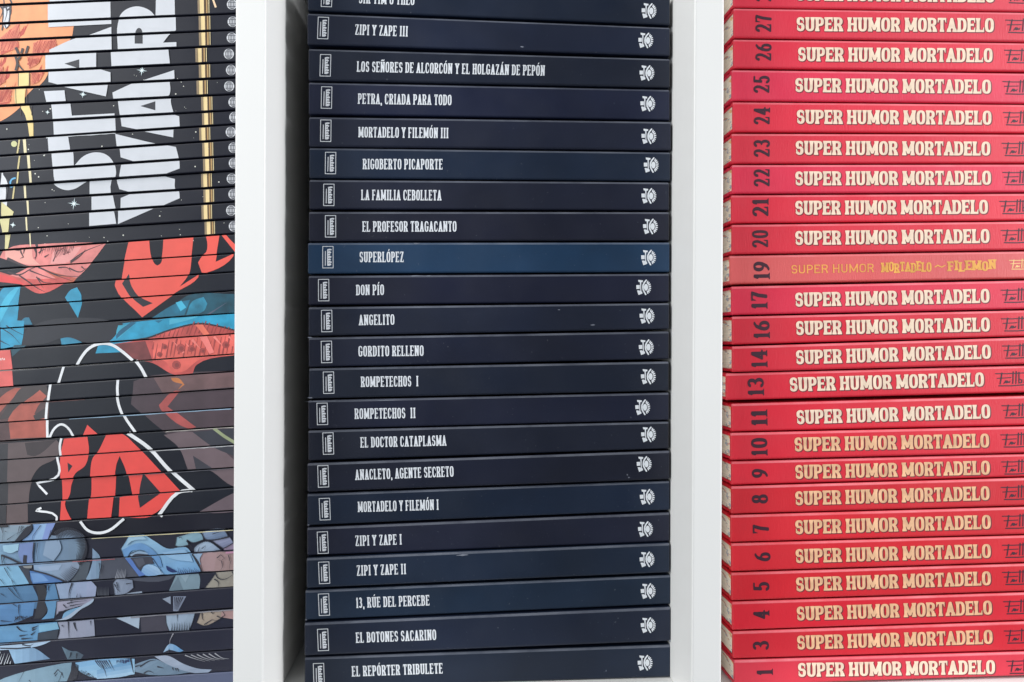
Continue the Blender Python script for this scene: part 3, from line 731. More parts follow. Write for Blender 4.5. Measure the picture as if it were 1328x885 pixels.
art((222, 224, 228), 2, [(0, 222), (8, 240), (7, 268), (0, 262)]); art((216, 206, 150), 2, [(0, 262), (16, 275), (14, 282), (12, 300), (8, 323), (4, 323), (4, 300), (0, 282)]); stroke((36, 38, 50), 3, [(2, 226), (10, 240), (8, 262)], 1.4)
T1 = [
 z1([(250, -80), (575, -80), (578, 127), (250, 144)]),
 z1([(255, 262), (380, 206), (450, 188), (578, 142), (580, 262), (520, 268), (520, 362), (578, 380), (578, 440), (568, 505), (350, 455), (255, 430)]),
 z1([(245, 478), (352, 473), (368, 605), (590, 593), (595, 697), (362, 714), (375, 800), (378, 868), (430, 815), (490, 796), (550, 810), (588, 858), (592, 925), (587, 930), (611, 1168), (470, 1180), (470, 940), (440, 958), (395, 985), (350, 993), (300, 975), (278, 950), (268, 880), (255, 715), (272, 710), (262, 560)]),
 z1([(612, 260), (612, 125), (640, 65), (710, 35), (780, 55), (812, 88), (815, -60), (910, -60), (915, 160), (885, 180), (848, 225), (917, 222), (918, 248)]),
 z1([(595, 262), (895, 252), (905, 340), (600, 351)]),
 z1([(602, 485), (700, 440), (910, 368), (912, 412), (900, 415), (900, 495), (886, 510), (900, 600), (925, 608), (928, 660), (912, 666), (910, 718), (625, 660), (612, 560)]),
 z1([(608, 700), (825, 752), (910, 768), (925, 830), (928, 880), (835, 915), (915, 935), (918, 990), (924, 995), (930, 1035), (620, 1170), (622, 1034), (690, 1006), (625, 988), (612, 940), (622, 862), (700, 846), (622, 822)]),
]
for q in T1: art(PALE, 2, q, 't', mottle=.04)
for q in [z1([(355, 335), (432, 312), (432, 360)]), z1([(725, 555), (803, 530), (803, 577)]), z1([(700, 230), (703, 172), (712, 153), (722, 148), (733, 153), (740, 172), (742, 230)])]: art(BLK, 3, q, 't')
# gilded column and stars
for (xa, xb, w, c) in [(257.0, 264.5, 2.6, (148, 128, 100)), (261.0, 268.0, 5.6, (240, 214, 156)), (265.0, 271.6, 1.6, (84, 58, 40)), (267.6, 273.6, 2.2, (176, 142, 92)), (270.4, 276.0, 1.0, (214, 196, 150))]:
    stroke(c, 2 if w < 5 else 1, [(xa, -30), (xa * .55 + xb * .45, 130), (xb, 306)], w)
stroke((240, 206, 170), 1, [(275, -4), (280, 10)], 2.5)
rs = random.Random(11)
for k in range(110):
    x, y = rs.uniform(2, 290), rs.uniform(80, 318)
    disc((225, 225, 215), 1, x, y, rs.choice([.35, .45, .5, .7, .95]), n=7)
for (x, y, R_) in [(94, 264.5, 8), (184.5, 92, 7), (111.5, 123, 5), (18, 292, 4), (60, 146, 3)]:
    for a in range(0, 180, 45):
        l = R_ * (1 if a % 90 == 0 else .6); c_, s_ = math.cos(math.radians(a + 8)), math.sin(math.radians(a + 8))
        art((214, 232, 236), 2, [(x - l * c_, y - l * s_), (x + .8 * s_, y - .8 * c_), (x + l * c_, y + l * s_), (x - .8 * s_, y + .8 * c_)])
    disc((240, 248, 248), 3, x, y, R_ * .2)
# -- red emblem on black, with pink and blue scraps of drawing
for q in [[(675, 408), (780, 400), (790, 490), (805, 530), (820, 542), (838, 530), (848, 490), (855, 400), (1012, 388), (1000, 500), (985, 590), (940, 652), (1040, 588), (1037, 603), (920, 682), (740, 812), (603, 650), (608, 615), (635, 610), (650, 520)],
          [(1075, 382), (1148, 378), (1125, 522), (1218, 480), (1216, 494), (1080, 578), (1052, 578), (1033, 525), (1055, 492), (1078, 470), (1084, 430)], [(1155, 380), (1176, 376), (1300, 530), (1300, 560)]]:
    art((238, 92, 80), 2, z2(q), 'e', mottle=.05)
art(BLK, 3, z2([(640, 636), (672, 585), (690, 650), (730, 705), (795, 738), (745, 757), (690, 712)]), 'e')
art((226, 132, 128), 1, z2([(0, 500), (30, 455), (200, 430), (560, 420), (500, 500), (440, 570), (380, 620), (300, 650), (210, 688), (100, 630), (0, 610), (0, 585), (60, 590), (150, 550)]), mottle=.25)
art((206, 84, 80), 2, z2([(0, 575), (130, 610), (380, 600), (330, 640), (210, 688), (110, 640), (0, 615)]), mottle=.3)
for q, w in [([(40, 505), (140, 545), (210, 550)], 16), ([(40, 575), (100, 590), (160, 560), (200, 545)], 10), ([(200, 550), (300, 590), (430, 600)], 9), ([(370, 520), (440, 470), (540, 430)], 8), ([(180, 430), (192, 470), (188, 510)], 14), ([(220, 440), (215, 480)], 9), ([(360, 555), (420, 575), (450, 555)], 8), ([(110, 600), (200, 660), (240, 680)], 8), ([(190, 600), (230, 660)], 7), ([(110, 460), (125, 500)], 5), ([(280, 520), (300, 470), (350, 440)], 5)]:
    stroke((52, 36, 46), 3, z2(q), w / 4.022, taper=True)
hatch((70, 40, 50), 3, 55, 320, 100, 318, 16, -3, 12, .8, 21)
CY = (38, 152, 190); CY2 = (26, 110, 140); TE = (22, 74, 92)
art(CY, 1, z2([(0, 690), (20, 660), (110, 652), (96, 760), (85, 862), (0, 872)]), mottle=.2); art((64, 180, 214), 2, z2([(0, 770), (80, 660), (105, 655), (30, 780), (0, 840)]))
art(CY, 1, z2([(342, 708), (370, 670), (405, 655), (428, 700), (405, 815)]), mottle=.2); art(CY2, 1, z2([(98, 850), (125, 815), (150, 812), (168, 850)]))
art(TE, 0, z2([(790, 815), (920, 735), (985, 695), (1225, 690), (1240, 800)]), mottle=.4); art(CY2, 1, z2([(790, 815), (925, 735), (990, 720), (960, 800)]), mottle=.3); art((70, 180, 214), 2, z2([(915, 735), (945, 725), (970, 760), (940, 780)])); art((42, 130, 160), 1, z2([(970, 800), (1000, 730), (1060, 705), (1080, 740), (1060, 780)]), mottle=.4)
stroke((80, 90, 110), 2, z2([(1080, 800), (1180, 735)]), 2.5, taper=True)
art(CY, 1, z2([(540, 885), (560, 850), (800, 825), (1030, 800), (1300, 780), (1300, 960), (500, 1000)]), mottle=.25); art((76, 176, 206), 2, z2([(880, 822), (1030, 806), (1020, 812), (880, 850)]))
art(CY, 1, z3([(0, -20), (125, -15), (118, 60), (108, 112), (0, 132)]), mottle=.2); art(TE, 1, z3([(62, 130), (70, 112), (140, 108), (66, 172)])); art((44, 140, 175), 1, z3([(312, 78), (360, 70), (425, 98), (318, 110)]), mottle=.3)
for q in [[(0, 20), (60, 60), (110, 115)], [(30, 10), (80, 40), (160, 80)], [(0, 90), (50, 115)]]: stroke((24, 60, 80), 2, z3(q), 1.6, taper=True)
art(BLK, 2, z3([(110, 115), (120, 60), (150, 20), (480, -30), (640, 0), (560, 95), (430, 96), (360, 72), (300, 80), (250, 100)]))
art((196, 84, 80), 2, z3([(760, 78), (870, 40), (1030, 2), (1130, 15), (1300, 60), (1300, 160), (1225, 165), (1030, 215), (1010, 258), (920, 268), (800, 205), (700, 182), (590, 108)]), mottle=.35, scale=50)
stroke((40, 36, 46), 3, z3([(560, 96), (760, 76), (880, 34), (1030, 0), (1130, 12), (1300, 58)]), 2.2)
art((226, 104, 94), 3, z3([(800, 90), (1225, 52), (1225, 165), (1050, 185), (960, 250), (900, 255), (870, 200), (800, 180)]), mottle=.25, scale=60); art((120, 58, 60), 3, z3([(590, 108), (760, 90), (800, 200), (700, 182)]), mottle=.3)
art((236, 118, 96), 4, z3([(1015, 5), (1055, 5), (1090, 55), (1060, 60)])); art((236, 126, 120), 4, z3([(1040, 60), (1080, 58), (1120, 150), (1095, 158)]))
for (x, y, r) in [(945, 128, 5), (1000, 130, 4), (925, 215, 5), (860, 120, 3), (1180, 110, 4), (835, 160, 3), (1060, 140, 3)]: disc((168, 74, 72), 3.85, x / 4.022, 420 + y / 4.022, r * 1.15, n=9); disc((138, 62, 62), 3.9, x / 4.022 + .8, 420 + y / 4.022 + .4, r * .6, n=8)
art((222, 100, 96), 2, z3([(-500, 175), (55, 137), (66, 225), (74, 328), (-500, 380)]), mottle=.12)
for q in [[(0, 178), (4, 190)], [(8, 180), (8, 192)], [(15, 178), (20, 190)], [(24, 180), (27, 190)]]: stroke((246, 228, 226), 3, z3(q), .9)
BR = (84, 62, 64); RU = (170, 88, 76); GB = (96, 82, 84)
art(BR, 1, z3([(-500, 380), (74, 330), (245, 320), (262, 420), (245, 600), (-500, 660)]), mottle=.2)
art(RU, 2, z3([(-60, 480), (75, 337), (115, 337), (0, 470), (-60, 540)]), mottle=.15); art((66, 58, 60), 2, z3([(115, 335), (245, 322), (250, 372), (210, 350), (160, 390), (55, 490), (0, 500), (60, 410)]), mottle=.1)
art(RU, 3, z3([(52, 492), (210, 346), (245, 378), (205, 430), (185, 472), (245, 470), (245, 592), (54, 600)]), mottle=.2)
art((60, 54, 58), 3, z3([(180, 480), (240, 440), (245, 490), (190, 505)]))
art(GB, 1, z3([(-500, 660), (300, 605), (330, 640), (300, 700), (210, 750), (160, 840), (150, 1060), (-500, 1080)]), mottle=.08); art((52, 52, 58), 2, z3([(-500, 660), (48, 625), (36, 1060), (-500, 1080)]), mottle=.1); art((60, 52, 56), 2, z3([(135, 622), (300, 606), (190, 690), (148, 684)]))
art((74, 60, 68), 1, z3([(700, 300), (800, 270), (1300, 245), (1300, 1000), (1225, 850), (1000, 640), (860, 565), (690, 420)]), mottle=.12); art((110, 84, 86), 2, z3([(800, 275), (1225, 245), (1225, 330), (960, 350), (850, 360)]), mottle=.2)
art((176, 84, 82), 3, z3([(835, 425), (915, 350), (945, 352), (880, 432), (1022, 540), (980, 546), (845, 448)]), mottle=.15); art((196, 120, 70), 3, z3([(895, 282), (935, 285), (965, 318), (930, 345), (955, 315), (900, 296)]))
art((108, 92, 98), 2, z3([(860, 580), (1010, 565), (1300, 770), (1300, 850), (1215, 848), (1080, 760), (985, 760), (940, 650)]), mottle=.08); art((54, 56, 66), 2, z3([(1010, 565), (1225, 545), (1225, 690), (1120, 645)])); art((58, 58, 68), 3, z3([(1012, 688), (1130, 765), (1030, 768)])); stroke((150, 160, 124), 3, z3([(1120, 545), (1180, 590), (1230, 620)]), 4)
art((100, 86, 94), 2, z4([(940, 85), (1095, 0), (1200, -40), (1200, 70), (1000, 92)]), mottle=.1)
RD = (236, 78, 72)
for q in [[(433, 580), (455, 528), (508, 575)], [(340, 600), (462, 590), (470, 662), (450, 740), (400, 780), (372, 840), (365, 885), (345, 940), (366, 1000), (378, 1020), (318, 1028), (325, 900), (320, 695)],
          [(515, 670), (560, 580), (635, 572), (720, 640), (840, 765), (941, 874), (785, 1003), (625, 1008), (630, 905), (690, 893), (660, 760), (630, 690), (612, 740), (600, 885), (585, 1010), (460, 1016), (468, 930), (475, 885), (478, 760), (490, 700)]]:
    art(RD, 3, z3(q), 'e', mottle=.05)
art(BLK, 4, z3([(358, 724), (384, 742), (362, 776)]), 'e'); art(BLK, 4, z3([(745, 778), (840, 885), (735, 960), (725, 885)]), 'e')
WH = (236, 238, 242)
for q, w in [([(405, 215), (430, 172), (460, 135), (495, 113), (540, 103), (590, 112), (640, 145), (695, 192)], 15), ([(338, 222), (310, 312)], 13), ([(266, 314), (254, 400), (246, 500), (247, 600)], 13), ([(712, 192), (740, 230), (768, 282)], 16), ([(618, 288), (615, 350), (625, 420), (650, 485), (705, 566)], 14),
             ([(256, 598), (285, 545), (320, 525), (355, 545), (382, 588)], 12), ([(326, 598), (318, 640), (322, 688)], 12), ([(303, 692), (310, 790), (190, 832), (245, 890)], 12), ([(672, 570), (785, 650), (890, 765), (1012, 872)], 19), ([(222, 960), (192, 974), (300, 1004), (300, 1030)], 11), ([(412, 1030), (450, 1075), (500, 1090), (560, 1078), (640, 1016)], 14), ([(830, 1004), (935, 880), (1000, 868)], 17)]:
    stroke(WH, 4, z3(q), w / 4.022, 'e')
# -- cold blue and grey scraps of drawing
DK = (44, 46, 58)
def zf(ox, oy): return lambda p: [(ox + x / 8.045, oy + y / 8.045) for x, y in p]
a1, a2, a3, a4, c5, c6, c7, c8 = zf(0, 670), zf(150, 670), zf(0, 775), zf(150, 775), zf(0, 0), zf(0, 310), zf(150, 380), zf(0, 450)
def halfclip(poly, fn):
    out = []
    for a, b in zip(poly, poly[1:] + poly[:1]):
        da, db = fn(a), fn(b)
        if da >= 0: out.append(a)
        if (da >= 0) != (db >= 0):
            t = da / (da - db); out.append((a[0] + (b[0] - a[0]) * t, a[1] + (b[1] - a[1]) * t))
    return out
def grad(c0, c1, layer, poly, ang, n=6, outline=0.0, mottle=.08):
    """airbrushed tone: bands of ink running from c0 to c1 along the direction ang (degrees)"""
    poly = soft(list(poly)); c0 = [v * f_ for v, f_ in zip(c0, TONE)]; c1 = [v * f_ for v, f_ in zip(c1, TONE)]
    ux, uy = math.cos(math.radians(ang)), math.sin(math.radians(ang))
    cl = [(min(max(p[0], -60), 330), p[1]) for p in poly]
    ts = [p[0] * ux + p[1] * uy for p in cl]; t0, t1 = min(ts), max(ts)
    for k in range(n):
        lo_, hi_ = t0 + (t1 - t0) * k / n, t0 + (t1 - t0) * (k + 1) / n
        trs = []
        for q in tri(poly):
            q = halfclip(q, lambda p: p[0] * ux + p[1] * uy - (lo_ if k else -1e4))
            if len(q) >= 3: q = halfclip(q, lambda p: (hi_ if k < n - 1 else 1e4) - p[0] * ux - p[1] * uy)
            if len(q) >= 3: trs.append(q)
        f_ = (k + .5) / n
        ART.append((ink([int(round(c0[i] + (c1[i] - c0[i]) * f_)) for i in range(3)], mottle=mottle), layer, trs, 'a'))
    if outline:
        for p, q in zip(poly, poly[1:] + poly[:1]): stroke(DK, layer + .4, [p, ((p[0] + q[0]) / 2 + .2, (p[1] + q[1]) / 2 + .3), q], outline)
def hatchpoly(c, layer, poly, ang, gap, w, seed=0):
    """parallel pen lines filling a convex patch"""
    r_ = random.Random(seed); ux, uy = math.cos(math.radians(ang)), math.sin(math.radians(ang)); nx, ny = -uy, ux
    ts = [p[0] * nx + p[1] * ny for p in poly]; t = min(ts) + gap * .5
    while t < max(ts):
        pts = []
        for p, q in zip(poly, poly[1:] + poly[:1]):
            da, db = p[0] * nx + p[1] * ny - t, q[0] * nx + q[1] * ny - t
            if (da >= 0) != (db >= 0):
                f_ = da / (da - db); pts.append((p[0] + (q[0] - p[0]) * f_, p[1] + (q[1] - p[1]) * f_))
        if len(pts) >= 2:
            pts.sort(key=lambda p: p[0] * ux + p[1] * uy); a, b = pts[0], pts[-1]
            e0, e1 = r_.uniform(-.05, .18), 1 - r_.uniform(-.05, .25)
            A = (a[0] + (b[0] - a[0]) * e0, a[1] + (b[1] - a[1]) * e0); B = (a[0] + (b[0] - a[0]) * e1, a[1] + (b[1] - a[1]) * e1)
            if r_.random() < .5: A, B = B, A
            stroke(c, layer, [A, ((A[0] + B[0]) / 2, (A[1] + B[1]) / 2), B], w * r_.uniform(.7, 1.25), taper=True)
        t += gap * r_.uniform(.7, 1.3)
def pen(f, w, *pts, c=None, taper=True, layer=3): stroke(c or DK, layer, f(list(pts)), w, taper=taper)

TONE[:] = [.80, .86, .93]
# first two spines: pale cloth, a rounded dome, dark spikes
art((92, 90, 98), .5, a2([(-200, 440), (0, 430), (620, 600), (540, 660), (0, 660), (-260, 680)]), mottle=.08)
grad((172, 182, 184), (150, 166, 176), 1, a1([(-400, 105), (310, 85), (150, 265), (-400, 320)]), 90, 3)
art((150, 180, 214), 1, a1([(322, 82), (560, 68), (480, 240), (200, 262), (322, 140)]), mottle=.08); art((176, 202, 226), 1.2, a1([(400, 78), (560, 68), (500, 180), (460, 240), (330, 255)]), mottle=.06); art((158, 172, 218), 1.3, a1([(470, 74), (560, 68), (480, 240), (420, 246)]), mottle=.06)
art(DK, 2, a1([(310, 85), (324, 85), (322, 135), (152, 268), (128, 268)]))
for p in [((0, 110), (20, 180), (10, 260)), ((190, 100), (180, 150), (160, 200)), ((215, 95), (205, 150)), ((230, 100), (200, 160)), ((280, 100), (200, 160), (150, 180)), ((60, 240), (150, 180)), ((410, 90), (330, 200), (320, 260)), ((520, 140), (500, 200), (480, 250)), ((555, 120), (520, 180), (500, 225)), ((40, 150), (60, 160))]: pen(a1, 1.0, *p)
grad((158, 172, 186), (138, 152, 166), 1, a1([(480, 250), (520, 195), (560, 200), (620, 165), (700, 140), (790, 160), (870, 215), (880, 240), (500, 262)]), 90, 3)
grad((160, 200, 214), (140, 160, 182), 1, a1([(-400, 330), (0, 290), (350, 262), (355, 500), (-400, 560)]), 0, 5); grad((136, 162, 186), (142, 156, 166), 1, a1([(350, 265), (480, 252), (880, 228), (890, 300), (850, 450), (350, 500)]), 0, 6)
art((190, 222, 228), 1.5, a1([(30, 300), (200, 282), (190, 350), (110, 380), (40, 360)]), mottle=.05); art((142, 156, 196), 1.5, a1([(205, 282), (350, 266), (345, 490), (235, 480), (195, 400)]), mottle=.06)
art((168, 182, 196), 1.5, a1([(480, 255), (620, 245), (640, 330), (560, 460), (450, 400)]), mottle=.05)
pen(a1, 2.0, (360, 270), (345, 400), (352, 495)); pen(a1, 2.6, (20, 400), (110, 435), (225, 492), taper=False); pen(a1, 1.6, (20, 395), (30, 520)); pen(a1, 4.6, (268, 400), (262, 450), (262, 490), taper=False); pen(a1, 1.0, (400, 270), (385, 360), (400, 470)); pen(a1, .9, (60, 410), (30, 470), (90, 500))
for k_ in range(40):
    a_ = math.radians(-128 + 4.6 * k_); cx_, cy_ = 690, 330; rx_, ry_ = 190, 195
    x_, y_ = cx_ + rx_ * math.cos(a_), cy_ + ry_ * math.sin(a_) * .95
    pen(a1, 1.7, (x_ + 34 * math.cos(a_), y_ + 34 * math.sin(a_)), (x_ - 14 * math.cos(a_ + .35), y_ - 14 * math.sin(a_ + .35)), (x_ - (50 + 20 * (k_ % 3)) * math.cos(a_ + .5), y_ - (50 + 20 * (k_ % 3)) * math.sin(a_ + .5)))
# third spine
grad((170, 214, 228), (150, 196, 216), 1, a1([(-400, 550), (180, 515), (300, 700), (-400, 770)]), 0, 4); art((66, 68, 78), 1.4, a1([(188, 515), (335, 505), (300, 560), (312, 650), (335, 702), (296, 700)]), mottle=.1); art((168, 158, 146), 1.6, a1([(232, 516), (332, 508), (325, 538), (250, 532)]))
grad((168, 188, 208), (168, 172, 182), 1, a1([(340, 505), (820, 470), (812, 540), (760, 620), (700, 682), (500, 600), (345, 560)]), 0, 5); art((186, 196, 210), 1.3, a1([(380, 525), (640, 500), (600, 560), (420, 560)]), mottle=.05); art((98, 138, 188), 1.2, a1([(300, 565), (500, 600), (650, 682), (320, 702)]), mottle=.14); art((134, 172, 212), 1.4, a1([(310, 590), (420, 600), (500, 670), (340, 690)]), mottle=.1)
pen(a1, 2.0, (335, 558), (500, 602), (700, 684), taper=False)
for k_ in range(9): pen(a1, 1.1, (700 + k_ * 14, 684 - k_ * 16), (670 + k_ * 10, 640 - k_ * 14), (615 + k_ * 16, 600 - k_ * 12))
art((94, 98, 104), 1, a1([(822, 478), (935, 476), (890, 662), (722, 684), (810, 560)]), mottle=.12); grad((172, 190, 206), (140, 160, 176), 1.1, a1([(962, 330), (1040, 420), (1022, 645), (884, 662), (930, 560), (958, 450)]), 0, 3)
for p in [((40, 530), (90, 620), (175, 722)), ((0, 650), (50, 715)), ((70, 520), (110, 570)), ((120, 660), (140, 715)), ((1030, 480), (1040, 560), (1025, 600)), ((1060, 500), (1050, 600))]: pen(a1, 1.0, *p)
# fourth spine
grad((104, 144, 174), (92, 128, 158), 1, a1([(-400, 780), (320, 705), (395, 885), (395, 960), (-400, 1000)]), 90, 3); art((56, 54, 58), 1.4, a1([(355, 705), (445, 700), (478, 790), (445, 900), (388, 900), (380, 800)]), mottle=.15); art((108, 150, 182), 1.2, a1([(480, 700), (562, 690), (605, 885), (455, 900), (475, 800)]), mottle=.12)
grad((178, 190, 206), (190, 188, 206), 1, a1([(565, 700), (720, 685), (930, 665), (1000, 730), (985, 835), (610, 868)]), 0, 4, .9); pen(a1, 2.0, (745, 690), (715, 780), (712, 865)); pen(a1, 1.0, (790, 840), (800, 800)); pen(a1, 1.0, (830, 840), (825, 800)); pen(a1, 1.0, (490, 760), (510, 720), (540, 700))
for p in [((80, 740), (150, 820), (240, 884)), ((130, 728), (170, 790), (210, 850)), ((0, 800), (60, 840)), ((490, 700), (500, 760), (480, 800))]: pen(a1, 1.1, *p)
for k_ in range(9): pen(a1, .9, (1010 + k_ * 14, 820), (1012 + k_ * 14, 770), (1010 + k_ * 14, 730), c=(84, 88, 98))
# the glove-like form
grad((182, 214, 226), (142, 186, 220), 1, a2([(50, 335), (140, 185), (270, 180), (400, 250), (540, 330), (730, 315), (790, 380), (885, 572), (620, 600), (300, 612), (240, 622), (90, 430)]), 80, 7, .7)
art((128, 172, 210), 1.6, a2([(70, 345), (250, 275), (370, 330), (450, 420), (480, 520), (430, 520), (360, 430), (300, 350), (170, 355), (120, 420), (90, 420)]), mottle=.1); art((196, 222, 230), 1.7, a2([(140, 200), (265, 195), (330, 235), (180, 250), (110, 300)]), mottle=.04); art((176, 208, 228), 1.7, a2([(480, 370), (720, 340), (770, 400), (800, 470), (560, 430)]), mottle=.06)
art((74, 72, 80), 1.9, a2([(138, 405), (190, 372), (300, 370), (370, 420), (392, 490), (300, 502), (262, 545), (232, 565), (165, 470)]), mottle=.2); art((176, 194, 208), 2.1, a2([(150, 398), (205, 366), (330, 378), (342, 392), (205, 388), (165, 412)])); art((100, 98, 106), 2.1, a2([(180, 440), (280, 430), (300, 490), (240, 530)]), mottle=.2)
grad((150, 186, 220), (196, 220, 236), 2.2, a2([(262, 570), (290, 515), (350, 498), (430, 528), (495, 598), (300, 610)]), -60, 4); art((108, 140, 200), 2.2, a2([(92, 432), (140, 432), (225, 540), (305, 606), (240, 622)]), mottle=.1); art((40, 58, 108), 2.4, a2([(520, 508), (570, 535), (640, 572), (575, 578), (530, 552)]))
for k_ in range(12): pen(a2, 1.2, (640 + k_ * 19, 598), (655 + k_ * 19, 560), (640 + k_ * 19, 525 + (k_ % 3) * 14), c=(48, 66, 112))
pen(a2, 1.7, (790, 388), (850, 470), (890, 572), taper=False); pen(a2, 1.0, (380, 430), (440, 520), (480, 595)); pen(a2, .9, (160, 380), (250, 345), (340, 370))
# knuckles
grad((172, 200, 204), (150, 180, 186), 1, a2([(615, 300), (630, 210), (700, 190), (850, 155), (900, 190), (912, 240), (800, 270), (740, 240), (760, 295), (640, 312)]), 60, 4, 1.1); grad((176, 188, 204), (118, 130, 152), 1, a2([(890, 165), (1000, 125), (1120, 120), (1160, 180), (1172, 205), (1010, 240), (930, 230)]), 75, 5, 1.1)
grad((206, 214, 222), (160, 170, 184), 1.2, a2([(815, 330), (850, 290), (960, 255), (1100, 345), (860, 378), (820, 375)]), 50, 4, 1.1); grad((188, 182, 200), (140, 138, 158), 1, a2([(1000, 250), (1190, 210), (1230, 270), (1120, 332)]), 70, 4, 1.1); art((172, 142, 158), 1, a2([(1120, 330), (1240, 270), (1400, 270), (1400, 350), (1130, 362)]), mottle=.1)
grad((206, 160, 154), (176, 138, 124), 1, a2([(790, 395), (860, 380), (1400, 355), (1400, 555), (890, 574)]), 10, 5, .8); art((220, 150, 166), 1.6, a2([(1140, 366), (1400, 348), (1400, 370), (1140, 386)])); art((176, 196, 212), 1.5, a2([(790, 390), (900, 382), (870, 440), (880, 500), (850, 480)]), mottle=.08)
for p in [((1050, 430), (1090, 395), (1130, 430), (1090, 460), (1060, 440)), ((1100, 460), (1110, 520), (1090, 555)), ((1170, 400), (1190, 470), (1180, 550)), ((900, 330), (940, 300), (930, 350)), ((860, 360), (880, 310)), ((740, 250), (780, 300), (800, 320)), ((660, 220), (690, 210), (700, 240)), ((1010, 180), (1100, 150))]: pen(a2, 1.1, *p)
# grey wedge, tan patches, fan
art((152, 168, 172), 1, a2([(545, 775), (620, 605), (850, 590), (868, 640), (860, 757)]), mottle=.08); art((128, 142, 148), 1.3, a2([(545, 775), (640, 630), (692, 772)]), mottle=.08); art((168, 182, 184), 1.3, a2([(660, 610), (760, 600), (720, 690)]), mottle=.05)
grad((186, 168, 146), (164, 144, 126), 1, a2([(915, 746), (1010, 620), (1040, 572), (1400, 550), (1400, 720)]), 20, 4, .8)
for p in [((1030, 590), (1060, 640), (1130, 650), (1220, 600)), ((1020, 650), (1060, 680), (1060, 740)), ((1200, 560), (1230, 620))]: pen(a2, 1.8, *p)
grad((178, 180, 190), (150, 152, 164), 1, a2([(-40, 690), (0, 650), (165, 655), (176, 740), (100, 800), (-20, 822)]), 20, 4, .7)
for k_ in range(7): pen(a2, 1.2, (-10 + k_ * 16, 655), (5 + k_ * 15, 600), (20 + k_ * 13, 545 + 8 * (k_ % 3)), c=(150, 154, 166))
for p in [((0, 680), (20, 740), (10, 800)), ((-20, 700), (10, 760), (40, 780)), ((100, 700), (170, 690))]: pen(a2, 1.3, *p)
art((178, 180, 188), 1.2, a2([(20, 826), (120, 800), (262, 778), (266, 800), (100, 818)]))
# lower spines
grad((112, 156, 194), (98, 138, 172), 1, a3([(-400, 110), (350, 50), (330, 190), (150, 262), (-400, 330)]), 90, 4); art((58, 56, 62), 1.4, a3([(385, 30), (450, 30), (488, 130), (420, 212), (345, 222)]), mottle=.15); art((116, 162, 192), 1.2, a3([(460, 45), (582, 35), (552, 215), (420, 230), (484, 150)]), mottle=.12)
grad((196, 182, 190), (184, 170, 182), 1, a3([(580, 40), (965, 3), (930, 50), (780, 100), (600, 160), (568, 195)]), 0, 4, .7); art((152, 192, 216), 1.3, a3([(635, 215), (660, 160), (835, 92), (690, 228)]), mottle=.1); art((200, 206, 214), 1.4, a3([(560, 238), (645, 216), (820, 100), (972, 8), (960, 42), (830, 125), (705, 222)]), mottle=.05)
for p in [((650, 70), (680, 105), (720, 90)), ((690, 60), (780, 40), (900, 30)), ((720, 85), (800, 70), (870, 60)), ((730, 20), (735, 60)), ((600, 150), (700, 130), (780, 98)), ((190, 70), (185, 150), (200, 210)), ((150, 230), (200, 190), (290, 220)), ((0, 240), (120, 250)), ((120, 60), (180, 100)), ((210, 190), (230, 240))]: pen(a3, 1.4, *p)
hatchpoly(DK, 3, a3([(150, 190), (330, 190), (320, 250), (140, 262)]), 75, 2.0, 1.0, 3)
grad((130, 178, 204), (112, 160, 194), 1, a3([(-400, 330), (150, 290), (590, 255), (612, 330), (390, 370), (382, 452), (-400, 530)]), 90, 3); art((150, 196, 212), 1.3, a3([(400, 285), (590, 262), (608, 325), (400, 362)]), mottle=.08); art((72, 76, 84), 1.2, a3([(390, 372), (604, 338), (588, 432), (385, 452)]), mottle=.1)
for p in [((170, 300), (220, 345), (280, 350)), ((330, 320), (400, 290)), ((200, 400), (290, 385)), ((320, 390), (370, 350)), ((220, 430), (340, 420)), ((330, 340), (380, 320))]: pen(a3, 2.0, *p)
grad((190, 182, 190), (182, 176, 186), 1, a3([(592, 255), (975, 226), (987, 402), (590, 440), (616, 335)]), 0, 4, .6); pen(a3, 1.4, (708, 250), (712, 340), (716, 432)); pen(a3, 2.6, (768, 258), (780, 310), (800, 350)); pen(a3, 1.4, (640, 285), (665, 310)); pen(a3, 1.2, (940, 240), (945, 290))
art((204, 218, 228), 1.5, a3([(-400, 530), (200, 488), (530, 452), (450, 490), (300, 525), (-400, 560)]), mottle=.06); grad((186, 214, 232), (126, 152, 174), 1, a3([(85, 540), (340, 525), (520, 640), (150, 692)]), 0, 6); pen(a3, 1.6, (0, 528), (180, 530), (320, 515), taper=False); pen(a3, 1.8, (230, 490), (310, 500), (350, 480))
hatchpoly((190, 196, 204), 3, a3([(-60, 560), (90, 560), (130, 690), (-60, 700)]), -70, 3.6, 1.2, 4)
grad((124, 144, 152), (84, 94, 104), 1, a3([(640, 512), (740, 560), (790, 560), (870, 600), (840, 642), (700, 645)]), 20, 4); pen(a3, 1.6, (740, 570), (730, 610), (710, 640)); pen(a3, 1.4, (800, 580), (790, 640))
grad((176, 196, 202), (142, 166, 174), 1, a3([(-400, 980), (0, 860), (40, 840), (640, 690), (745, 678), (700, 900), (560, 1000), (-400, 1100)]), 0, 6); grad((150, 196, 222), (196, 222, 232), 1, a3([(780, 680), (1000, 650), (1250, 636), (1400, 640), (1400, 800), (1250, 822), (1000, 842), (800, 745)]), 80, 4)
for k_ in range(10): pen(a3, 1.7, (690 + k_ * 11, 900 - k_ * 6), (735 + k_ * 8, 780), (770 + k_ * 5, 678 + k_ * 3))
hatchpoly(DK, 3, a3([(800, 745), (900, 760), (1010, 845), (820, 830)]), -55, 1.8, 1.1, 6)
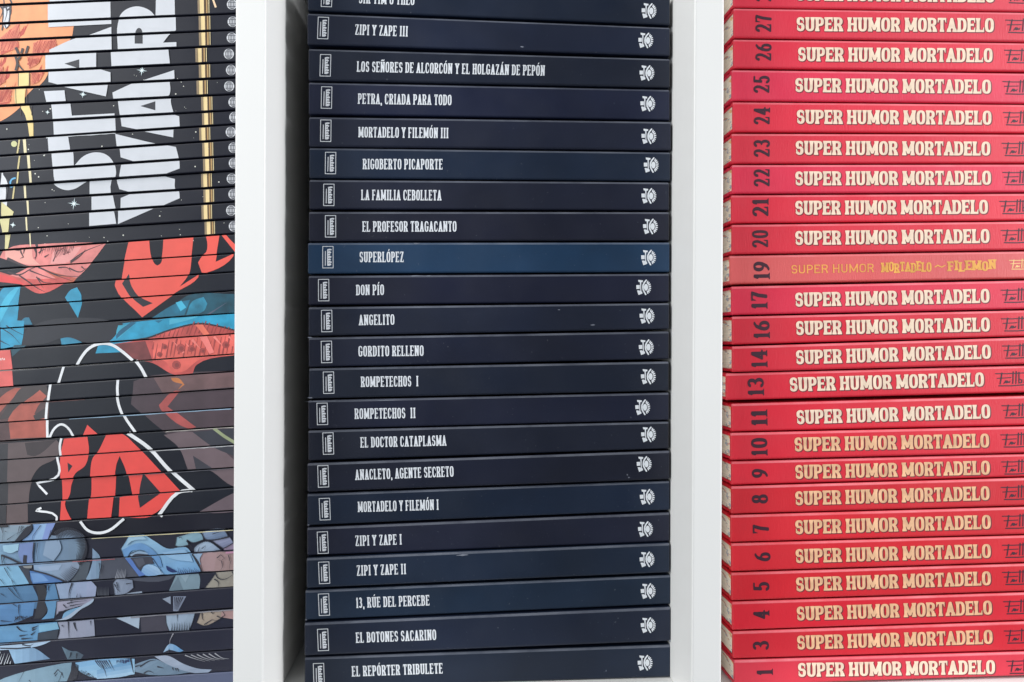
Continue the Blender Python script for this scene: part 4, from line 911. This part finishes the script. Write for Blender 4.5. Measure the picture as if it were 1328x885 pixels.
for p in [((560, 800), (600, 750), (640, 790), (620, 850), (600, 885)), ((570, 820), (600, 780)), ((640, 780), (660, 840)), ((320, 705), (260, 745), (190, 885)), ((1040, 660), (1090, 760), (1110, 830)), ((1130, 650), (1190, 760)), ((300, 860), (320, 885))]: pen(a3, 1.2, *p)
for k_ in range(6): pen(a3, 1.6, (990 + k_ * 22, 655), (1020 + k_ * 22, 700), (1060 + k_ * 20, 740 + 8 * (k_ % 2)), c=(62, 70, 92))
art((178, 180, 188), 1, a4([(475, 15), (560, -12), (562, 72)])); art((166, 166, 178), 1, a4([(588, -12), (722, -12), (640, 142), (588, 142)]), mottle=.1)
for k_ in range(5): pen(a4, 1.3, (606 + k_ * 22, -8), (606 + k_ * 13, 60), (600 + k_ * 8, 130))
art((206, 210, 214), 1, a4([(0, 215), (245, 190), (236, 326), (120, 270)]), mottle=.05); art((84, 76, 84), .8, a4([(250, 190), (520, 170), (552, 346), (262, 362)]), mottle=.1)
grad((196, 204, 212), (170, 178, 186), 1, a4([(515, 175), (825, 150), (790, 270), (760, 342), (550, 347), (520, 260)]), 20, 4, .8); pen(a4, 1.3, (638, 160), (640, 250))
for k_ in range(8): pen(a4, 1.2, (580 + k_ * 26, 344), (585 + k_ * 26, 300), (582 + k_ * 26, 262 - 6 * (k_ % 3)))
grad((206, 176, 148), (180, 152, 130), 1, a4([(838, 262), (880, 150), (1100, 130), (1135, 180), (1050, 240), (920, 292)]), 30, 4, .7); art((204, 154, 142), 1, a4([(1100, 140), (1400, 115), (1400, 255), (1090, 205)]), mottle=.12)
for p in [((895, 160), (900, 220), (920, 240)), ((990, 150), (1010, 165), (1030, 150)), ((1050, 190), (1090, 210), (1140, 180)), ((920, 280), (1000, 230), (1060, 240))]: pen(a4, 1.5, *p)
grad((196, 214, 228), (110, 164, 204), 1, a4([(492, 572), (548, 490), (570, 482), (705, 556), (660, 568), (560, 548)]), 0, 4); pen(a4, 1.4, (600, 372), (565, 440), (560, 500), c=(150, 150, 160)); pen(a4, 2.0, (545, 570), (560, 530))
grad((104, 158, 194), (200, 222, 232), 1, a4([(-200, 760), (0, 700), (150, 630), (182, 792), (100, 820), (-200, 850)]), 80, 5); hatchpoly((52, 60, 100), 3, a4([(0, 650), (140, 635), (140, 680), (0, 690)]), 90, 1.8, 1.4, 8); pen(a4, 2.2, (150, 630), (165, 700), (184, 790))
grad((146, 164, 176), (120, 138, 150), 1, a4([(190, 700), (300, 660), (400, 640), (520, 690), (780, 780), (600, 806), (350, 806), (200, 775)]), 60, 4); grad((200, 200, 206), (166, 172, 184), 1.2, a4([(400, 615), (540, 608), (700, 690), (850, 740), (1000, 752), (950, 787), (780, 782), (520, 690)]), 80, 4)
for k_ in range(6): pen(a4, 1.6, (720 + k_ * 62, 600 - k_ * 4), (800 + k_ * 62, 630), (930 + k_ * 50, 668 - k_ * 6), c=(150, 152, 160))
for p in [((250, 720), (350, 660), (420, 650)), ((290, 790), (340, 765), (400, 790)), ((430, 720), (500, 735)), ((590, 730), (600, 760)), ((620, 735), (630, 765)), ((640, 735), (655, 770)), ((200, 720), (260, 700))]: pen(a4, 1.8, *p)
TONE[:] = [1.0, 1.0, 1.0]
# pen work over the orange globe and the pink and red scraps
for q_, s_ in [([(20, 380), (190, 240), (200, 390), (150, 520), (0, 540), (0, 400)], 1), ([(345, 450), (480, 400), (570, 390), (590, 470), (500, 560), (330, 570)], 2), ([(320, 600), (470, 590), (440, 660), (340, 720)], 3), ([(0, 690), (70, 700), (60, 860), (0, 885)], 4), ([(330, 760), (470, 750), (400, 860), (330, 885)], 5), ([(0, 930), (160, 910), (140, 1060), (0, 1090)], 6)]:
    art((224, 124, 92), 1.0, c5(q_), mottle=.15); hatchpoly((186, 58, 50), 1.4, c5(q_), -68, 1.5, .95, s_)
for p, w in [(((60, 60), (75, 130), (50, 230)), 2.2), (((110, 60), (115, 140), (95, 200)), 2.4), (((0, 60), (30, 110), (0, 200)), 2.4), (((40, 250), (60, 300), (90, 270)), 2.0), (((30, 80), (100, 70)), 3.5)]: pen(c5, w, *p, c=(28, 34, 54))
for q_ in [[(130, 110), (225, 115), (240, 100)], [(220, 130), (250, 190), (215, 205)], [(260, 110), (250, 160)], [(365, 100), (385, 180), (360, 205)], [(410, 150), (440, 120), (480, 110)], [(470, 190), (520, 160)], [(740, 250), (850, 170), (900, 110)], [(610, 300), (700, 300), (740, 340)], [(850, 290), (900, 330)], [(310, 330), (440, 380), (590, 430)], [(440, 310), (560, 370), (760, 440)], [(200, 380), (290, 440), (330, 480)], [(400, 410), (450, 450), (540, 460)]]: pen(c6, 1.8, *q_, c=(60, 36, 44), layer=4)
art((240, 168, 156), 1.6, c6([(60, 120), (340, 100), (350, 200), (420, 270), (300, 270), (60, 200)]), mottle=.06); art((238, 160, 156), 1.6, c6([(560, 130), (860, 80), (720, 240), (530, 260)]), mottle=.08); art((196, 96, 72), 1.7, c6([(430, 310), (600, 360), (800, 410), (760, 450), (640, 440), (520, 370)]), mottle=.12)
hatchpoly((120, 56, 64), 3.2, c6([(590, 90), (720, 80), (740, 140), (560, 210)]), -60, 1.5, .8, 12)
art((226, 70, 72), 2.2, c6([(-200, 380), (0, 370), (190, 430), (260, 480), (0, 450), (-200, 440)]), mottle=.1)
for q_, c in [([(20, 340), (190, 330), (20, 480), (0, 420)], (60, 166, 196)), ([(160, 300), (210, 310), (0, 480), (0, 440)], (24, 96, 128)), ([(400, 290), (480, 285), (440, 315)], (30, 108, 140))]: art(c, 2.6, c7(q_), mottle=.15)
hatchpoly((160, 70, 70), 3.6, c7([(380, 500), (1230, 440), (1230, 640), (400, 690)]), -80, 6.0, 2.0, 14); hatchpoly((240, 130, 122), 3.7, c7([(520, 520), (1230, 440), (1230, 560), (620, 660)]), 48, 11.0, 3.2, 15)
hatchpoly((150, 62, 62), 3.4, c7([(400, 440), (860, 270), (1230, 370), (1230, 420), (420, 470)]), -70, 5.0, 1.6, 16)

def lerp_line(b, x): return b[0] + (b[1] - b[0]) * x / 303.0
def clip(poly, fn):
    out = []
    for a, b in zip(poly, poly[1:] + poly[:1]):
        da, db = fn(a), fn(b)
        if da >= 0: out.append(a)
        if (da >= 0) != (db >= 0):
            t = da / (da - db); out.append((a[0] + (b[0] - a[0]) * t, a[1] + (b[1] - a[1]) * t))
    return out
XL, XR = -112.0, 321.0
GLOBE_D = {3: -4, 5: -4, 1: 0, 8: 2, 12: 1}
SHIFT = [2, 0, 1, 1, -4, 0, -3.5, 2.0, 2.5, -1.5, 2, 2.5, -.5, 2, -1, 2.5]
NOTES_SW = ['cut off by the top of the photo', 'with orange and grey drawing at left', 'with the rounded top of a pale letter', 'with a dark keyhole in its pale letter', 'with a small dark triangle in left letter',
            'with a gold starburst near its middle', 'with pale bars between orange and gold', 'with a dark triangle in the right letter', 'crossed by a long pale bar', 'just under the long pale bar',
            'with a pale dome beginning', 'above the round-bottomed letter', 'with a curled blue wisp at left', 'with a bright star spark', 'where both pale letters end', 'all dark, above the red emblem']
NOTES_SU = ['with the top of the red emblem', 'with red emblem and pink scraps', 'with the emblem narrowing', 'with the red emblem\'s lower tip', 'with blue band and reddish right end']
NOTES_SB = ['with a white arch over black', 'with a red label at its left end', 'under the red label, brown right end', 'with two thin white outline strokes', 'with a pale blue upper edge', 'with small white arch and red letters beginning', 'with red dome and white diagonal', 'with red letters and zigzag outline', 'with the lower ends of red letters']
NOTES_BL = ['with white curve on black above blue drawing', 'with blue glove-like shape', 'with pink patch at right', 'with grey and tan patches', 'mostly dark with blue left end', 'with pale square patch', 'mostly charcoal with blue patch', 'with sweeping pale streaks', 'lowest and mostly hidden']
WORN = {25: (90, 300, .9, (150, 180, 205)), 26: (215, 303, 1.0, (190, 184, 178)), 27: (195, 303, 1.0, (185, 186, 190)), 28: (160, 303, .6, (120, 120, 130)), 31: (120, 303, .8, (225, 215, 170)), 35: (170, 303, 1.3, (130, 130, 138)), 32: (95, 150, .6, (190, 90, 90)), 9: (60, 150, .8, (226, 230, 236)), 24: (30, 110, .7, (110, 70, 70))}
rj = random.Random(5)
for i in range(len(LB) - 1):
    t, b = LB[i], LB[i + 1]
    g = 0.75 if i < NSW else 0.5
    yf = rj.uniform(-0.0012, 0.0012)
    TLp = (XL, lerp_line(t, XL) + g); TRp = (XR, lerp_line(t, XR) + g); BRp = (XR, lerp_line(b, XR) - g); BLp = (XL, lerp_line(b, XL) - g)
    if i < NSW:
        kind, grp, col, note = 'starry comic book', 'starry black comics with huge pale letters', (36, 38, 49), NOTES_SW[i]; where = f"{ORD[i]} from left stack's top"; dx = SHIFT[i]
    elif i < NSU:
        kind, grp, col, note = 'black comic book', 'black comics with a red emblem across them', (38, 42, 50), NOTES_SU[i - NSW]; where = f"{ORD[i - NSW]} of five red-emblem ones" ; dx = rj.uniform(-1.2, 1.2)
    elif i < NSB:
        kind, grp, col, note = 'dark comic book', 'dark comics with a white outline and red letters', (38, 42, 50), NOTES_SB[i - NSU]; where = f"{ORD[i - NSU]} of nine white-outlined ones"; dx = rj.uniform(-1.5, 1.5)
    else:
        kind, grp, col, note = 'charcoal comic book', 'charcoal comics with cold blue drawing', (56, 57, 68), NOTES_BL[i - NSB]; where = f"{ORD[8 - (i - NSB)]} from left stack's bottom"; dx = rj.uniform(-2.5, 2.5)
        if i == len(LB) - 2: where = 'at left stack\'s bottom'
        if i == NSB: col = (38, 38, 48)
        if i == len(LB) - 2: col = (120, 128, 146)
    root, at, th, ln = start_book('comic_book', f"{kind} {note}, {where}", 'comic book', grp, TLp, TRp, BRp, BLp, yf)
    cov = add_cover(root, at, th, ln, yf, 0.17, 0.0005, 0.0009, M_COMIC, [v * f_ for v, f_ in zip(lin(col), (.5, .52, .66))] + [1])
    add_pages(root, at, th, ln, yf, 0.17, 0.0005, 0.0003, M_PAGE2)
    lo = min(t) - 6; hi = max(b) + 14
    prints = {'a': Print(), 't': Print(), 'e': Print()}
    edge = 2.2 if i < NSW else 0.8  # bare dark margin, wider on starry spines to imitate shadow between books
    fns = [lambda p: p[1] - (lerp_line(t, p[0]) + g + edge * .5), lambda p: (lerp_line(b, p[0]) - g - edge * .5) - p[1], lambda p: p[0] - XL - 1.5, lambda p: XR - 1.5 - p[0]]
    src = [] if i == len(LB) - 2 else sorted(ART, key=lambda a: a[1])
    rank = 0.0
    for (mt, layer, trs, kd) in src:
        rank += 0.06 if any(max(p[1] for p in q) > lo and min(p[1] for p in q) < hi for q in trs) else 0
        for q in trs:
            ymin = min(p[1] for p in q); ymax = max(p[1] for p in q)
            if ymax < lo or ymin > hi: continue
            poly = [(p[0] + dx, p[1]) for p in q]
            for fn in fns:
                poly = clip(poly, fn)
                if len(poly) < 3: break
            if len(poly) < 3: continue
            A = abs(sum(poly[k][0] * poly[(k + 1) % len(poly)][1] - poly[(k + 1) % len(poly)][0] * poly[k][1] for k in range(len(poly)))) / 2
            if A < 0.02: continue
            prints[kd].add(poly, [list(range(len(poly)))], mt, rank)
    if i in WORN:
        x0, x1, w, c = WORN[i]; n = 14; up, dn = [], []
        for k in range(n + 1):
            x = x0 + (x1 - x0) * k / n; y = lerp_line(t, x) + g + .5
            up.append((x, y)); dn.append((x, y + w * rj.uniform(.6, 1.3)))
        prints['a'].add(up + dn, [[k, k + 1, n + 2 + k, n + 1 + k] for k in range(n)], ink(c, .5, .2), rank + .3)
    prints['a'].merge(cov, root, yf)
    prints['t'].build('giant_lettering', root, yf)
    prints['e'].build('emblem_print', root, yf)
    if i < NSW:   # small striped globe at the head of the spine
        gx = 300.8 + dx + GLOBE_D.get(i, 0) * .3; gy = (lerp_line(t, gx) + lerp_line(b, gx)) / 2
        pr = Print(); n = 20; r = 6.6
        pr.add([(gx + r * math.cos(2 * math.pi * k / n), gy + r * 1.02 * math.sin(2 * math.pi * k / n)) for k in range(n)], [list(range(n))], ink((214, 216, 222)))
        for o_ in (-.62, -.32, 0, .32, .62):
            pts = [(gx + r * o_ * math.cos(a), gy + r * .96 * math.sin(a)) for a in [math.radians(v) for v in range(-80, 81, 16)]]
            for (x0, y0), (x1, y1) in zip(pts[:-1], pts[1:]):
                pr.add([(x0 - .42, y0), (x0 + .42, y0), (x1 + .42, y1), (x1 - .42, y1)], [[0, 1, 2, 3]], ink((50, 54, 66)), 1)
        for yy in (-.4, .4):
            w_ = r * .85
            pr.add([(gx - w_, gy + r * yy - .3), (gx + w_, gy + r * yy - .3), (gx + w_, gy + r * yy + .3), (gx - w_, gy + r * yy + .3)], [[0, 1, 2, 3]], ink((50, 54, 66)), 2)
        pr.build('globe_mark', root, yf)
